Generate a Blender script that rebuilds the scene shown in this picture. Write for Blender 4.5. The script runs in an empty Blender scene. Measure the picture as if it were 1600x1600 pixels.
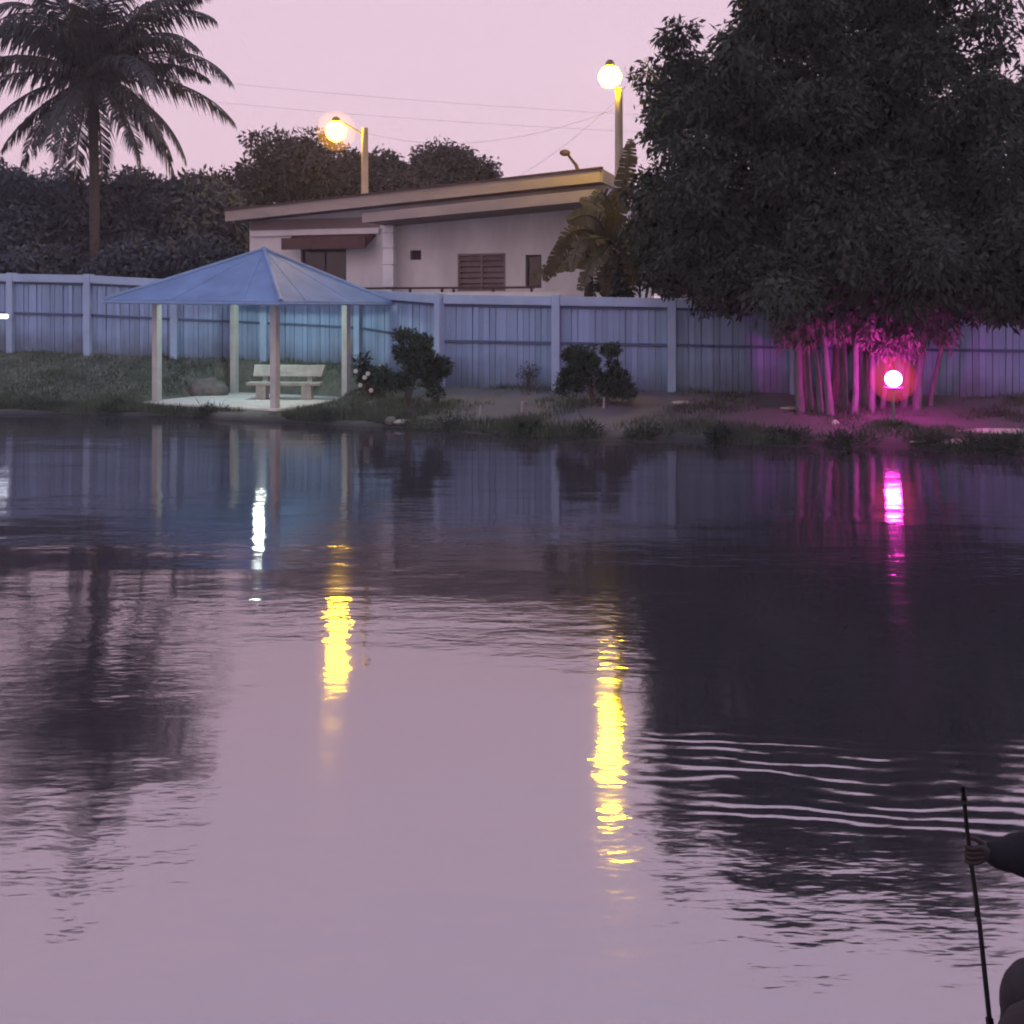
import bpy, math, random
import numpy as np
from mathutils import Vector, Matrix

random.seed(7)
RNG = np.random.default_rng(11)
scene = bpy.context.scene
COL = scene.collection

# ------------------------------------------------------------------ camera
CAM_H = 2.6
F = 1620.0          # focal length in photo pixels (photo is 1600 px wide)
HOR = 480.0         # photo row of the horizon
cam = bpy.data.cameras.new("camera")
cam.sensor_width = 36.0
cam.lens = 36.0 * F / 1600.0
cam.shift_y = -(800.0 - HOR) / 1600.0
cam.clip_start = 0.05
cam.clip_end = 3000.0
camo = bpy.data.objects.new("camera", cam)
camo.location = (0, 0, CAM_H)
camo.rotation_euler = (math.radians(90), 0, 0)
COL.objects.link(camo)
scene.camera = camo

# ------------------------------------------------------------------ world
world = bpy.data.worlds.new("World")
scene.world = world
world.use_nodes = True
wn, wl = world.node_tree.nodes, world.node_tree.links
wn.clear()
w_out = wn.new("ShaderNodeOutputWorld")
w_bg = wn.new("ShaderNodeBackground")
w_tc = wn.new("ShaderNodeTexCoord")
w_sep = wn.new("ShaderNodeSeparateXYZ")
w_ramp = wn.new("ShaderNodeValToRGB")
w_sky = wn.new("ShaderNodeTexSky")
w_sky.sky_type = 'NISHITA'
w_sky.sun_disc = False
w_sky.sun_elevation = math.radians(1.0)
w_sky.sun_rotation = math.radians(200)
w_scl = wn.new("ShaderNodeMix"); w_scl.data_type = 'RGBA'; w_scl.blend_type = 'ADD'
w_scl.inputs[0].default_value = 0.03
cr = w_ramp.color_ramp
cr.elements[0].position = 0.0; cr.elements[0].color = (0.84, 0.57, 0.69, 1)
cr.elements[1].position = 1.0; cr.elements[1].color = (0.34, 0.50, 0.82, 1)
e = cr.elements.new(0.16); e.color = (0.80, 0.57, 0.70, 1)
e = cr.elements.new(0.32); e.color = (0.79, 0.57, 0.71, 1)
e = cr.elements.new(0.55); e.color = (0.70, 0.545, 0.72, 1)
wl.new(w_tc.outputs['Generated'], w_sep.inputs[0])
wl.new(w_sep.outputs['Z'], w_ramp.inputs[0])
wl.new(w_ramp.outputs[0], w_scl.inputs[6])
wl.new(w_sky.outputs[0], w_scl.inputs[7])
wl.new(w_scl.outputs[2], w_bg.inputs['Color'])
w_bg.inputs['Strength'].default_value = 1.0
wl.new(w_bg.outputs[0], w_out.inputs[0])

# faint afterglow in place of a sun: very soft, from behind the camera
sun = bpy.data.lights.new("afterglow_sun", 'SUN')
sun.energy = 0.15
sun.angle = math.radians(25)
sun.color = (1.0, 0.86, 0.88)
suno = bpy.data.objects.new("afterglow_sun", sun)
suno.rotation_euler = (math.radians(62), 0, math.radians(-20))
COL.objects.link(suno)

# ------------------------------------------------------------------ view
vs = scene.view_settings
vs.view_transform = 'Standard'
vs.look = 'None'
vs.exposure = 0.0
vs.gamma = 1.0
vs.use_curve_mapping = False
scene.cycles.use_denoising = True
scene.cycles.filter_width = 2.0
scene.cycles.max_bounces = 5
scene.cycles.use_adaptive_sampling = True
scene.cycles.adaptive_threshold = 0.04
scene.cycles.adaptive_min_samples = 12
scene.cycles.volume_bounces = 0
scene.cycles.diffuse_bounces = 2
scene.cycles.glossy_bounces = 3
scene.cycles.transmission_bounces = 2
scene.cycles.sample_clamp_indirect = 6.0


# ================================================================== helpers
def P(px, py, d):
    """photo pixel + distance -> a point in the place"""
    return Vector(((px - 800.0) * d / F, d, CAM_H - (py - HOR) * d / F))


def lerp(x, xs, ys):
    return float(np.interp(x, xs, ys))


MATS = {}


def mat(name, col, rough=0.8, var=0.25, scale=3.0, bump=0.0, bscale=20.0, metallic=0.0, spec=0.3, col2=None, stretch=(1, 1, 1), transl=0.0):
    m = bpy.data.materials.new(name)
    m.use_nodes = True
    n, l = m.node_tree.nodes, m.node_tree.links
    b = n['Principled BSDF']
    b.inputs['Roughness'].default_value = rough
    b.inputs['Metallic'].default_value = metallic
    b.inputs['Specular IOR Level'].default_value = spec
    tc = n.new("ShaderNodeTexCoord")
    mp = n.new("ShaderNodeMapping")
    mp.inputs['Scale'].default_value = stretch
    l.new(tc.outputs['Object'], mp.inputs[0])
    nz = n.new("ShaderNodeTexNoise")
    nz.inputs['Scale'].default_value = scale
    nz.inputs['Detail'].default_value = 6
    nz.inputs['Roughness'].default_value = 0.65
    l.new(mp.outputs[0], nz.inputs['Vector'])
    rp = n.new("ShaderNodeValToRGB")
    rp.color_ramp.elements[0].position = 0.3
    rp.color_ramp.elements[1].position = 0.7
    c2 = col2 or tuple(min(1.0, c * (1 + var)) for c in col)
    rp.color_ramp.elements[0].color = tuple(c * (1 - var) for c in col) + (1,)
    rp.color_ramp.elements[1].color = tuple(c2) + (1,)
    l.new(nz.outputs['Fac'], rp.inputs[0])
    l.new(rp.outputs[0], b.inputs['Base Color'])
    if bump > 0:
        nb = n.new("ShaderNodeTexNoise")
        nb.inputs['Scale'].default_value = bscale
        nb.inputs['Detail'].default_value = 5
        l.new(mp.outputs[0], nb.inputs['Vector'])
        bp = n.new("ShaderNodeBump")
        bp.inputs['Strength'].default_value = 1.0
        bp.inputs['Distance'].default_value = bump
        l.new(nb.outputs['Fac'], bp.inputs['Height'])
        l.new(bp.outputs[0], b.inputs['Normal'])
    if transl > 0:
        tr = n.new("ShaderNodeBsdfTranslucent")
        l.new(rp.outputs[0], tr.inputs['Color'])
        mx = n.new("ShaderNodeMixShader")
        mx.inputs[0].default_value = transl
        l.new(b.outputs[0], mx.inputs[1]); l.new(tr.outputs[0], mx.inputs[2])
        l.new(mx.outputs[0], n['Material Output'].inputs[0])
    MATS[name] = m
    return m


def emit(name, col, strength=1.0):
    m = bpy.data.materials.new(name)
    m.use_nodes = True
    n, l = m.node_tree.nodes, m.node_tree.links
    n.remove(n['Principled BSDF'])
    em = n.new("ShaderNodeEmission")
    em.inputs['Color'].default_value = tuple(col) + (1,)
    em.inputs['Strength'].default_value = strength
    l.new(em.outputs[0], n['Material Output'].inputs[0])
    MATS[name] = m
    return m


def tag(o, label=None, cat=None, group=None, kind=None):
    if label: o['label'] = label
    if cat: o['category'] = cat
    if group: o['group'] = group
    if kind: o['kind'] = kind
    return o


def empty(name, loc, label, cat, group=None):
    o = bpy.data.objects.new(name, None)
    o.empty_display_size = 0.1
    o.location = loc
    COL.objects.link(o)
    return tag(o, label, cat, group)


def link_mesh(name, me, m, parent=None, loc=None):
    o = bpy.data.objects.new(name, me)
    if m is not None and not me.materials:
        me.materials.append(m)
    COL.objects.link(o)
    if parent is not None:
        o.parent = parent
    if loc is not None:
        o.location = loc
    return o


def world_loc(o):
    v = Vector((0, 0, 0))
    while o is not None:
        v += o.location
        o = o.parent
    return v


class MB:
    """collects geometry in world metres, builds ONE mesh object"""
    def __init__(self):
        self.v = []; self.f = []

    def quad(self, a, b, c, d):
        i = len(self.v)
        self.v += [tuple(a), tuple(b), tuple(c), tuple(d)]
        self.f.append((i, i + 1, i + 2, i + 3))

    def poly(self, pts):
        i = len(self.v)
        self.v += [tuple(p) for p in pts]
        self.f.append(tuple(range(i, i + len(pts))))

    def hexa(self, b, t):
        """b, t: four corners of the bottom and of the top ring"""
        i = len(self.v)
        self.v += [tuple(p) for p in b] + [tuple(p) for p in t]
        self.f += [(i + 3, i + 2, i + 1, i), (i + 4, i + 5, i + 6, i + 7)]
        for k in range(4):
            j = (k + 1) % 4
            self.f.append((i + k, i + j, i + 4 + j, i + 4 + k))
        return self

    def box(self, lo, hi, rz=0.0, at=(0, 0, 0)):
        c, s = math.cos(rz), math.sin(rz)
        def T(x, y, z):
            return (at[0] + c * x - s * y, at[1] + s * x + c * y, at[2] + z)
        x0, y0, z0 = lo; x1, y1, z1 = hi
        ring = [(x0, y0), (x1, y0), (x1, y1), (x0, y1)]
        return self.hexa([T(x, y, z0) for x, y in ring], [T(x, y, z1) for x, y in ring])

    def tube(self, pts, rads, n=8, cap=True):
        pts = [Vector(p) for p in pts]
        if isinstance(rads, (int, float)): rads = [rads] * len(pts)
        base = len(self.v)
        up = Vector((0, 0, 1))
        for k, p in enumerate(pts):
            a = pts[max(k - 1, 0)]; b = pts[min(k + 1, len(pts) - 1)]
            t = (b - a).normalized()
            ref = up if abs(t.z) < 0.95 else Vector((1, 0, 0))
            x = t.cross(ref).normalized(); y = t.cross(x).normalized()
            for q in range(n):
                an = 2 * math.pi * q / n
                self.v.append(tuple(p + (x * math.cos(an) + y * math.sin(an)) * rads[k]))
        for k in range(len(pts) - 1):
            for q in range(n):
                r = (q + 1) % n
                self.f.append((base + k * n + q, base + k * n + r, base + (k + 1) * n + r, base + (k + 1) * n + q))
        if cap:
            self.f.append(tuple(base + q for q in range(n)))
            self.f.append(tuple(base + (len(pts) - 1) * n + q for q in reversed(range(n))))
        return self

    def ball(self, c, r, nu=14, nv=9, sc=(1, 1, 1), jit=0.0):
        base = len(self.v)
        c = Vector(c)
        for i in range(nv + 1):
            th = math.pi * i / nv
            for j in range(nu):
                ph = 2 * math.pi * j / nu
                k = r * (1 + (random.uniform(-jit, jit) if jit else 0))
                self.v.append((c.x + sc[0] * k * math.sin(th) * math.cos(ph),
                               c.y + sc[1] * k * math.sin(th) * math.sin(ph),
                               c.z + sc[2] * k * math.cos(th)))
        for i in range(nv):
            for j in range(nu):
                k = (j + 1) % nu
                self.f.append((base + i * nu + j, base + (i + 1) * nu + j, base + (i + 1) * nu + k, base + i * nu + k))
        return self

    def build(self, name, m, parent=None, bevel=0.0, smooth=False, kind=None):
        off = world_loc(parent) if parent is not None else Vector((0, 0, 0))
        me = bpy.data.meshes.new(name)
        me.from_pydata([(x - off.x, y - off.y, z - off.z) for x, y, z in self.v], [], self.f)
        me.update()
        if smooth:
            me.polygons.foreach_set('use_smooth', [True] * len(me.polygons))
        o = link_mesh(name, me, m, parent)
        if bevel > 0:
            bv = o.modifiers.new("bevel", 'BEVEL')
            bv.width = bevel; bv.segments = 2; bv.limit_method = 'ANGLE'
        if kind: o['kind'] = kind
        return o


def np_mesh(name, verts, faces, m, parent=None, kind=None):
    """verts (n,3) world, faces (k,4 or 3)"""
    off = np.array(world_loc(parent)) if parent is not None else np.zeros(3)
    me = bpy.data.meshes.new(name)
    verts = np.asarray(verts, dtype=np.float32) - off.astype(np.float32)
    faces = np.asarray(faces, dtype=np.int32)
    k = faces.shape[1]
    me.vertices.add(len(verts)); me.vertices.foreach_set('co', verts.ravel())
    me.loops.add(faces.size); me.loops.foreach_set('vertex_index', faces.ravel())
    me.polygons.add(len(faces))
    me.polygons.foreach_set('loop_start', np.arange(0, faces.size, k, dtype=np.int32))
    me.polygons.foreach_set('loop_total', np.full(len(faces), k, dtype=np.int32))
    me.update(calc_edges=True)
    o = link_mesh(name, me, m, parent)
    if kind: o['kind'] = kind
    return o


# ================================================================== materials
mat('grass', (0.105, 0.130, 0.105), 0.95, 0.45, 1.6, 0.03, 14, col2=(0.22, 0.24, 0.19))
mat('rail_dark', (0.08, 0.12, 0.22), 0.7, 0.2, 2.0)
mat('brown_strip', (0.27, 0.22, 0.21), 0.8, 0.15, 1.5)
mat('grass_blade', (0.10, 0.13, 0.09), 0.8, 0.5, 0.9, transl=0.2)
mat('pale_paint_fence', (0.27, 0.40, 0.60), 0.65, 0.2, 1.2, 0.002, 30, stretch=(1, 1, 0.3))
mat('fence_post_paint', (0.34, 0.47, 0.64), 0.65, 0.14, 1.4, 0.003, 24)
mat('roof_blue', (0.155, 0.255, 0.45), 0.6, 0.2, 1.3, 0.002, 10)
mat('roof_trim', (0.20, 0.31, 0.50), 0.55, 0.15, 2.0)
mat('post_white', (0.46, 0.48, 0.45), 0.7, 0.15, 3.0, 0.004, 25)
mat('concrete', (0.66, 0.67, 0.60), 0.85, 0.18, 2.2, 0.006, 30)
mat('bench_concrete', (0.40, 0.40, 0.36), 0.85, 0.25, 4.0, 0.006, 40)
mat('rock', (0.16, 0.16, 0.15), 0.9, 0.4, 5.0, 0.02, 12)
mat('wall_white', (0.73, 0.72, 0.72), 0.85, 0.17, 0.9, 0.004, 30, stretch=(1, 1, .35))
mat('wall_trim', (0.82, 0.82, 0.84), 0.8, 0.1, 1.5)
mat('fascia', (0.34, 0.29, 0.26), 0.7, 0.2, 1.3, stretch=(0.5, 0.5, 2))
mat('roof_sheet', (0.16, 0.12, 0.11), 0.6, 0.25, 1.0)
mat('dark_frame', (0.07, 0.045, 0.045), 0.6, 0.3, 3.0)
mat('awning', (0.10, 0.055, 0.05), 0.8, 0.3, 3.0)
mat('louvre', (0.24, 0.19, 0.19), 0.6, 0.2, 3.0)
mat('glass_dark', (0.012, 0.012, 0.02), 0.12, 0.1, 2.0, spec=0.6)
mat('concrete_pole', (0.58, 0.52, 0.44), 0.85, 0.15, 2.0, 0.004, 20)
mat('metal_grey', (0.22, 0.22, 0.23), 0.5, 0.2, 4.0, metallic=0.4)
mat('bark', (0.12, 0.10, 0.09), 0.9, 0.35, 5.0, 0.02, 14, stretch=(3, 3, 0.6))
mat('stem_pale', (0.15, 0.13, 0.16), 0.75, 0.35, 5.0, 0.01, 14, stretch=(3, 3, 0.5))
mat('palm_bark', (0.075, 0.068, 0.07), 0.9, 0.3, 6.0, 0.02, 8, stretch=(0.6, 0.6, 4))
mat('leaf_tree', (0.038, 0.047, 0.038), 0.7, 0.45, 0.8, spec=0.15)
mat('leaf_far', (0.075, 0.065, 0.060), 0.8, 0.35, 0.5)
mat('leaf_hedge', (0.080, 0.094, 0.118), 0.8, 0.45, 0.6, spec=0.15)
mat('leaf_lamplit', (0.16, 0.12, 0.14), 0.8, 0.5, 2.0, spec=0.1)  # paler than the crown leaves: lamplight brightness is put into the colour
mat('leaf_palm', (0.052, 0.057, 0.060), 0.7, 0.35, 1.0, spec=0.2)
mat('leaf_bush', (0.035, 0.060, 0.040), 0.7, 0.45, 2.0, transl=0.12)
mat('leaf_banana', (0.085, 0.075, 0.036), 0.35, 0.3, 2.5, transl=0.25)
mat('flower_white', (0.65, 0.68, 0.62), 0.8, 0.1, 8.0)
mat('clay', (0.14, 0.08, 0.06), 0.85, 0.3, 6.0)
mat('wire', (0.12, 0.10, 0.12), 0.6, 0.1, 3.0)
mat('stake', (0.36, 0.34, 0.35), 0.8, 0.2, 8.0)
mat('skin', (0.028, 0.019, 0.019), 0.55, 0.15, 12.0, 0.001, 80)
mat('shirt', (0.009, 0.008, 0.012), 0.9, 0.3, 14.0, 0.006, 9)
mat('trousers', (0.040, 0.032, 0.036), 0.9, 0.3, 14.0, 0.006, 9)
mat('hair', (0.010, 0.008, 0.008), 0.6, 0.3, 30.0)
mat('rod', (0.012, 0.010, 0.014), 0.55, 0.3, 12.0)
mat('mud', (0.10, 0.085, 0.075), 0.9, 0.35, 2.5, 0.03, 9)
emit('sodium_glow', (110.0, 62.0, 0.95), 1.0)
emit('sodium_glow_pale', (210.0, 130.0, 1.3), 1.0)
emit('white_glow', (210.0, 245.0, 220.0), 1.0)
emit('tube_glow', (7.0, 7.6, 9.0), 1.0)
emit('red_glow', (190.0, 8.0, 120.0), 1.0)


_f = MATS['pale_paint_fence'].node_tree
_fb = _f.nodes['Principled BSDF']; _fs = _fb.inputs['Base Color'].links[0].from_socket
_oi = _f.nodes.new('ShaderNodeObjectInfo')
_or = _f.nodes.new('ShaderNodeMapRange'); _or.inputs[3].default_value = .80; _or.inputs[4].default_value = 1.12
_f.links.new(_oi.outputs['Random'], _or.inputs[0])
_vm = _f.nodes.new('ShaderNodeVectorMath'); _vm.operation = 'SCALE'
_f.links.new(_fs, _vm.inputs[0]); _f.links.new(_or.outputs[0], _vm.inputs['Scale'])
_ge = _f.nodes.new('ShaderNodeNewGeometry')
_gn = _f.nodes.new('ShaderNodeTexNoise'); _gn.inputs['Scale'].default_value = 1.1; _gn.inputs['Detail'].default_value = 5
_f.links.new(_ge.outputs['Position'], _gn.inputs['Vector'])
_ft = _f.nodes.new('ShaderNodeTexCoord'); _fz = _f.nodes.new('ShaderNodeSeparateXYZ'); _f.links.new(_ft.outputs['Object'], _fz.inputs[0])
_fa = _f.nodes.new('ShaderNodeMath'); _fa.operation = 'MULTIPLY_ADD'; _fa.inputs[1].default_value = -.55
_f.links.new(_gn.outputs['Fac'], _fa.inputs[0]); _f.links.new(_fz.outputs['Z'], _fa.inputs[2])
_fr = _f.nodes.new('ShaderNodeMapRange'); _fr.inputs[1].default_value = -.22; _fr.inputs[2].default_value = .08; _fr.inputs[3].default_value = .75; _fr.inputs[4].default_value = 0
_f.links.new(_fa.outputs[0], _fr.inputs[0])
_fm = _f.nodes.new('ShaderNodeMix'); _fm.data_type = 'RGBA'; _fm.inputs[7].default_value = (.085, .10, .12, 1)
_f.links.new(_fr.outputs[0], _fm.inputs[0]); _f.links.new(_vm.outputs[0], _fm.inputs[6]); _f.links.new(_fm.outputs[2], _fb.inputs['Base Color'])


def halo_volume(name, glow, k):
    # added ball of glow round a lamp, stands in for lens bloom
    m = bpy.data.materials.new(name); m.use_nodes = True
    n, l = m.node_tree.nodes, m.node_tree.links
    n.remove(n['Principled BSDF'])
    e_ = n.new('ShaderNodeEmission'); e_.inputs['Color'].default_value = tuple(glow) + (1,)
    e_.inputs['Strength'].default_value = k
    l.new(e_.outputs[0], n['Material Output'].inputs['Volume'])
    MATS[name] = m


halo_volume('amber_halo', (1.0, .42, .02), .48)
halo_volume('red_halo', (1.0, .05, .14), .62)

# water ----------------------------------------------------------------
def water_material():
    m = bpy.data.materials.new('pond_water')
    m.use_nodes = True
    n, l = m.node_tree.nodes, m.node_tree.links
    n.clear()
    out = n.new("ShaderNodeOutputMaterial")
    dif = n.new("ShaderNodeBsdfDiffuse"); dif.inputs['Color'].default_value = (0.045, 0.04, 0.05, 1)
    glo = n.new("ShaderNodeBsdfGlossy"); glo.inputs['Color'].default_value = (0.94, 0.89, 0.91, 1)
    glo.inputs['Roughness'].default_value = 0.06
    # unresolved wavelets run across the view: they smear reflections up and down, not sideways
    glo.inputs['Anisotropy'].default_value = 0.45
    tg = n.new('ShaderNodeCombineXYZ'); tg.inputs[0].default_value = 1.0
    l.new(tg.outputs[0], glo.inputs['Tangent'])
    fr = n.new("ShaderNodeFresnel"); fr.inputs['IOR'].default_value = 6.6
    mx = n.new("ShaderNodeMixShader")
    tc = n.new("ShaderNodeTexCoord")

    def noise(sx, sy, detail, rough=0.5, off=0.0):
        mp = n.new("ShaderNodeMapping")
        mp.inputs['Scale'].default_value = (sx, sy, 1)
        mp.inputs['Location'].default_value = (off, off * 1.7, 0)
        l.new(tc.outputs['Object'], mp.inputs[0])
        t = n.new("ShaderNodeTexNoise"); t.noise_dimensions = '2D'
        t.inputs['Scale'].default_value = 1.0
        t.inputs['Detail'].default_value = detail
        t.inputs['Roughness'].default_value = rough
        l.new(mp.outputs[0], t.inputs['Vector'])
        return t.outputs['Fac']

    def math_(op, a, b=None, c=None, clamp=False):
        q = n.new("ShaderNodeMath"); q.operation = op; q.use_clamp = clamp
        for i, v in enumerate((a, b, c)):
            if v is None: continue
            if isinstance(v, (int, float)): q.inputs[i].default_value = v
            else: l.new(v, q.inputs[i])
        return q.outputs[0]

    def rng(v, a, b, lo=0.0, hi=1.0):
        q = n.new("ShaderNodeMapRange"); q.interpolation_type = 'SMOOTHSTEP'
        l.new(v, q.inputs[0])
        for i, x in enumerate((a, b, lo, hi)): q.inputs[i + 1].default_value = x
        return q.outputs[0]

    sep = n.new("ShaderNodeSeparateXYZ"); l.new(tc.outputs['Object'], sep.inputs[0])
    X, Y = sep.outputs['X'], sep.outputs['Y']
    swell = math_('MULTIPLY', noise(0.35, 0.9, 2, 0.45), 0.0120)
    rip = math_('MULTIPLY', noise(2.2, 5.5, 3, 0.5, 3.1), 0.0046)
    fine = math_('MULTIPLY', noise(6.0, 20.0, 2, 0.5, 9.7), 0.0015)
    patch = rng(noise(0.22, 0.55, 3, 0.55, 17.0), 0.40, 0.62, 0.32, 1.0)
    lee = rng(Y, 9.5, 16.0, 1.0, 0.62)          # calmer in the lee of the far bank
    hgt = math_('MULTIPLY', math_('MULTIPLY', math_('ADD', rip, fine), patch), lee)
    hgt = math_('ADD', hgt, swell)
    # a train of ripples running in from the right
    wob = math_('MULTIPLY', noise(0.9, 1.5, 3, 0.5, 5.0), 0.30)
    ph = math_('ADD', math_('ADD', Y, math_('MULTIPLY', X, 0.14)), wob)
    wav = math_('SINE', math_('MULTIPLY', ph, 2 * math.pi / 0.125))
    mk = math_('MULTIPLY', rng(X, 0.35, 1.15), rng(ph, 5.35, 5.75))
    mk = math_('MULTIPLY', mk, rng(ph, 6.25, 7.0, 1.0, 0.0))
    mk = math_('MULTIPLY', mk, rng(noise(0.9, 2.5, 2, 0.5, 21.0), 0.33, 0.60, 0.22, 1.0))
    hgt = math_('ADD', hgt, math_('MULTIPLY', math_('MULTIPLY', wav, mk), 0.0019))
    bp = n.new("ShaderNodeBump")
    bp.inputs['Strength'].default_value = 1.0
    bp.inputs['Distance'].default_value = 1.0
    l.new(hgt, bp.inputs['Height'])
    for s in (dif, glo, fr):
        l.new(bp.outputs[0], s.inputs['Normal'])
    l.new(fr.outputs[0], mx.inputs[0]); l.new(dif.outputs[0], mx.inputs[1]); l.new(glo.outputs[0], mx.inputs[2])
    l.new(mx.outputs[0], out.inputs[0])
    MATS['pond_water'] = m


water_material()

# ================================================================== terrain
SH_X = [-2500, -600, 0, 245, 430, 620, 800, 1000, 1300, 1600, 2300, 4000]
SH_D = [26.5, 26.0, 25.4, 24.75, 23.55, 22.3, 20.8, 20.0, 19.2, 18.3, 17.2, 16.5]
FE_X = [-2500, -95, 20, 140, 275, 415, 563, 690, 870, 1050, 1240, 1430, 1620, 4000]
FE_D = [36.0, 31.0, 30.4, 29.9, 29.5, 29.2, 28.2, 25.8, 25.0, 24.4, 24.0, 23.7, 23.4, 22.0]
FE_B = [546, 546, 548, 552, 558, 562, 570, 603, 606, 610, 614, 618, 620, 624]
FE_T = [426, 426, 428, 430, 437, 445, 452, 460, 463, 466, 470, 472, 474, 476]
FE_Z = [CAM_H - (b - HOR) * d / F for b, d in zip(FE_B, FE_D)]

G_F = Vector((-5.53, 24.2)); G_U = Vector((-0.897, 0.442)); G_V = Vector((0.442, 0.897))
G_LU, G_LV = 3.70, 2.83
G_Z = 0.255
G_C = G_F + G_U * G_LU / 2 + G_V * G_LV / 2


def hnoise(x, y):
    return (math.sin(x * 1.7 + 1.3 * math.sin(y * 1.1)) * 0.5 + math.sin(y * 2.3 + x * 0.6 + 1.7) * 0.3
            + math.sin(x * 4.1 - y * 3.3) * 0.2)


def ground_z(x, d):
    px = 800 + F * x / d
    ds = lerp(px, SH_X, SH_D) + 0.22 * hnoise(x * 1.3, 3.0)
    df = lerp(px, FE_X, FE_D)
    zf = lerp(px, FE_X, FE_Z)
    if d <= ds:
        z = -0.35 + 0.35 * math.exp((d - ds) * 1.5)
    elif d >= df:
        z = zf + min(1.2, (d - df) * 0.02)
    else:
        lip = lerp(px, [-400, 250, 700, 1100, 1600], [0.13, 0.13, 0.20, 0.24, 0.22])
        run = lerp(px, [-400, 250, 700, 1100, 1600], [0.45, 0.5, 0.9, 1.3, 1.6])
        a = min(1.0, (d - ds) / run)
        k = max(0.0, (d - ds - run) / max(0.1, df - ds - run))
        z = lip * (a * a * (3 - 2 * a) if px > 650 else math.sqrt(a)) + (zf - lip) * k ** lerp(px, [0, 300, 700, 900], [1.0, 1.25, 1.2, 1.0])
        z += 0.035 * hnoise(x * 2.1, d * 2.1) * min(1, a)
    # level pad under the gazebo
    q = Vector((x, d)) - G_F
    u, v = q.dot(G_U), q.dot(G_V)
    ex = max(-u, u - G_LU, 0.0); ey = max(-v, v - G_LV, 0.0)
    dist = math.hypot(ex, ey)
    w = max(0.0, min(1.0, (0.85 - dist) / 0.5)); w = w * w * (3 - 2 * w)
    if d > ds + 0.05:
        z = z * (1 - w) + (G_Z - 0.05) * w
    return z


cols = list(np.arange(-1800, 3400, 14.0))
cols = [-9000, -5000, -3000, -2300] + cols + [3700, 4500, 6500, 10000]
_g = MATS['grass'].node_tree
_b = _g.nodes['Principled BSDF']
_src = _b.inputs['Base Color'].links[0].from_socket
_sep = _g.nodes.new('ShaderNodeSeparateXYZ'); _tc = _g.nodes.new('ShaderNodeTexCoord')
_g.links.new(_tc.outputs['Object'], _sep.inputs[0])
_mr = _g.nodes.new('ShaderNodeMapRange'); _mr.inputs[1].default_value = .03; _mr.inputs[2].default_value = .16
_g.links.new(_sep.outputs['Z'], _mr.inputs[0])
# bare trodden dirt on the right-hand part of the bank
_nz = _g.nodes.new('ShaderNodeTexNoise'); _nz.inputs['Scale'].default_value = .9; _nz.inputs['Detail'].default_value = 6
_g.links.new(_tc.outputs['Object'], _nz.inputs['Vector'])
_ad = _g.nodes.new('ShaderNodeMath'); _ad.operation = 'MULTIPLY_ADD'; _ad.inputs[1].default_value = 7.0
_g.links.new(_nz.outputs['Fac'], _ad.inputs[0]); _g.links.new(_sep.outputs['X'], _ad.inputs[2])
_m2 = _g.nodes.new('ShaderNodeMapRange'); _m2.inputs[1].default_value = .5; _m2.inputs[2].default_value = 3.5
_g.links.new(_ad.outputs[0], _m2.inputs[0])
_md = _g.nodes.new('ShaderNodeMix'); _md.data_type = 'RGBA'; _md.inputs[7].default_value = (.155, .145, .155, 1)
_g.links.new(_m2.outputs[0], _md.inputs[0]); _g.links.new(_src, _md.inputs[6]); _src = _md.outputs[2]
_mx = _g.nodes.new('ShaderNodeMix'); _mx.data_type = 'RGBA'
_mx.inputs[6].default_value = (.055, .055, .055, 1)          # wet mud at the waterline
_g.links.new(_mr.outputs[0], _mx.inputs[0]); _g.links.new(_src, _mx.inputs[7]); _g.links.new(_mx.outputs[2], _b.inputs['Base Color'])
gm = MB()
nrow = 0
for px in cols:
    t = (px - 800) / F
    ds = lerp(px, SH_X, SH_D); df = lerp(px, FE_X, FE_D)
    rows = [ds - 3.0, ds - 1.0] + list(np.linspace(ds - 0.5, ds + 2.0, 22)) + list(np.linspace(ds + 2.15, df + 0.3, 30)) + [df + 2, df + 5, df + 10, 45, 60, 90, 150, 300, 900]
    nrow = len(rows)
    for d in rows:
        gm.v.append((t * d, d, ground_z(t * d, d)))
for i in range(len(cols) - 1):
    for j in range(nrow - 1):
        a = i * nrow + j; b = (i + 1) * nrow + j
        gm.f.append((a, b, b + 1, a + 1))
ground = gm.build('ground', MATS['grass'], smooth=True)
tag(ground, 'grassy bank sloping up from the pond to the fence', 'ground', kind='structure')

wm = MB()
wm.quad((-160, -30, 0), (160, -30, 0), (160, 34, 0), (-160, 34, 0))
water = wm.build('water', MATS['pond_water'])
tag(water, 'still pink and mauve pond reflecting the sky and the lights', 'pond', kind='structure')

# the near bank under the photographer and the person with the rod
nb = MB()
nx, ny = 60, 24
for i in range(nx + 1):
    x = -9 + 18 * i / nx
    edge = lerp(x, [-9, 0.2, 1.0, 1.6, 9], [1.3, 1.6, 3.10, 3.28, 3.4]) + 0.05 * math.sin(x * 5)
    for j in range(ny + 1):
        k = j / ny
        y = edge - 9.0 * k ** 1.8
        if k == 0: z = -0.4
        else:
            z = 0.24 * min(1, k * 5) + 0.76 * max(0, min(1, (2.1 - y) / 1.6)) + 0.01 * hnoise(x * 4, y * 4)
        nb.v.append((x, y, z))
for i in range(nx):
    for j in range(ny):
        a = i * (ny + 1) + j; b = (i + 1) * (ny + 1) + j
        nb.f.append((a, a + 1, b + 1, b))
near_bank = nb.build('near_bank', MATS['mud'], smooth=True)
tag(near_bank, 'muddy near bank at the foot of the photograph', 'ground', kind='structure')

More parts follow.
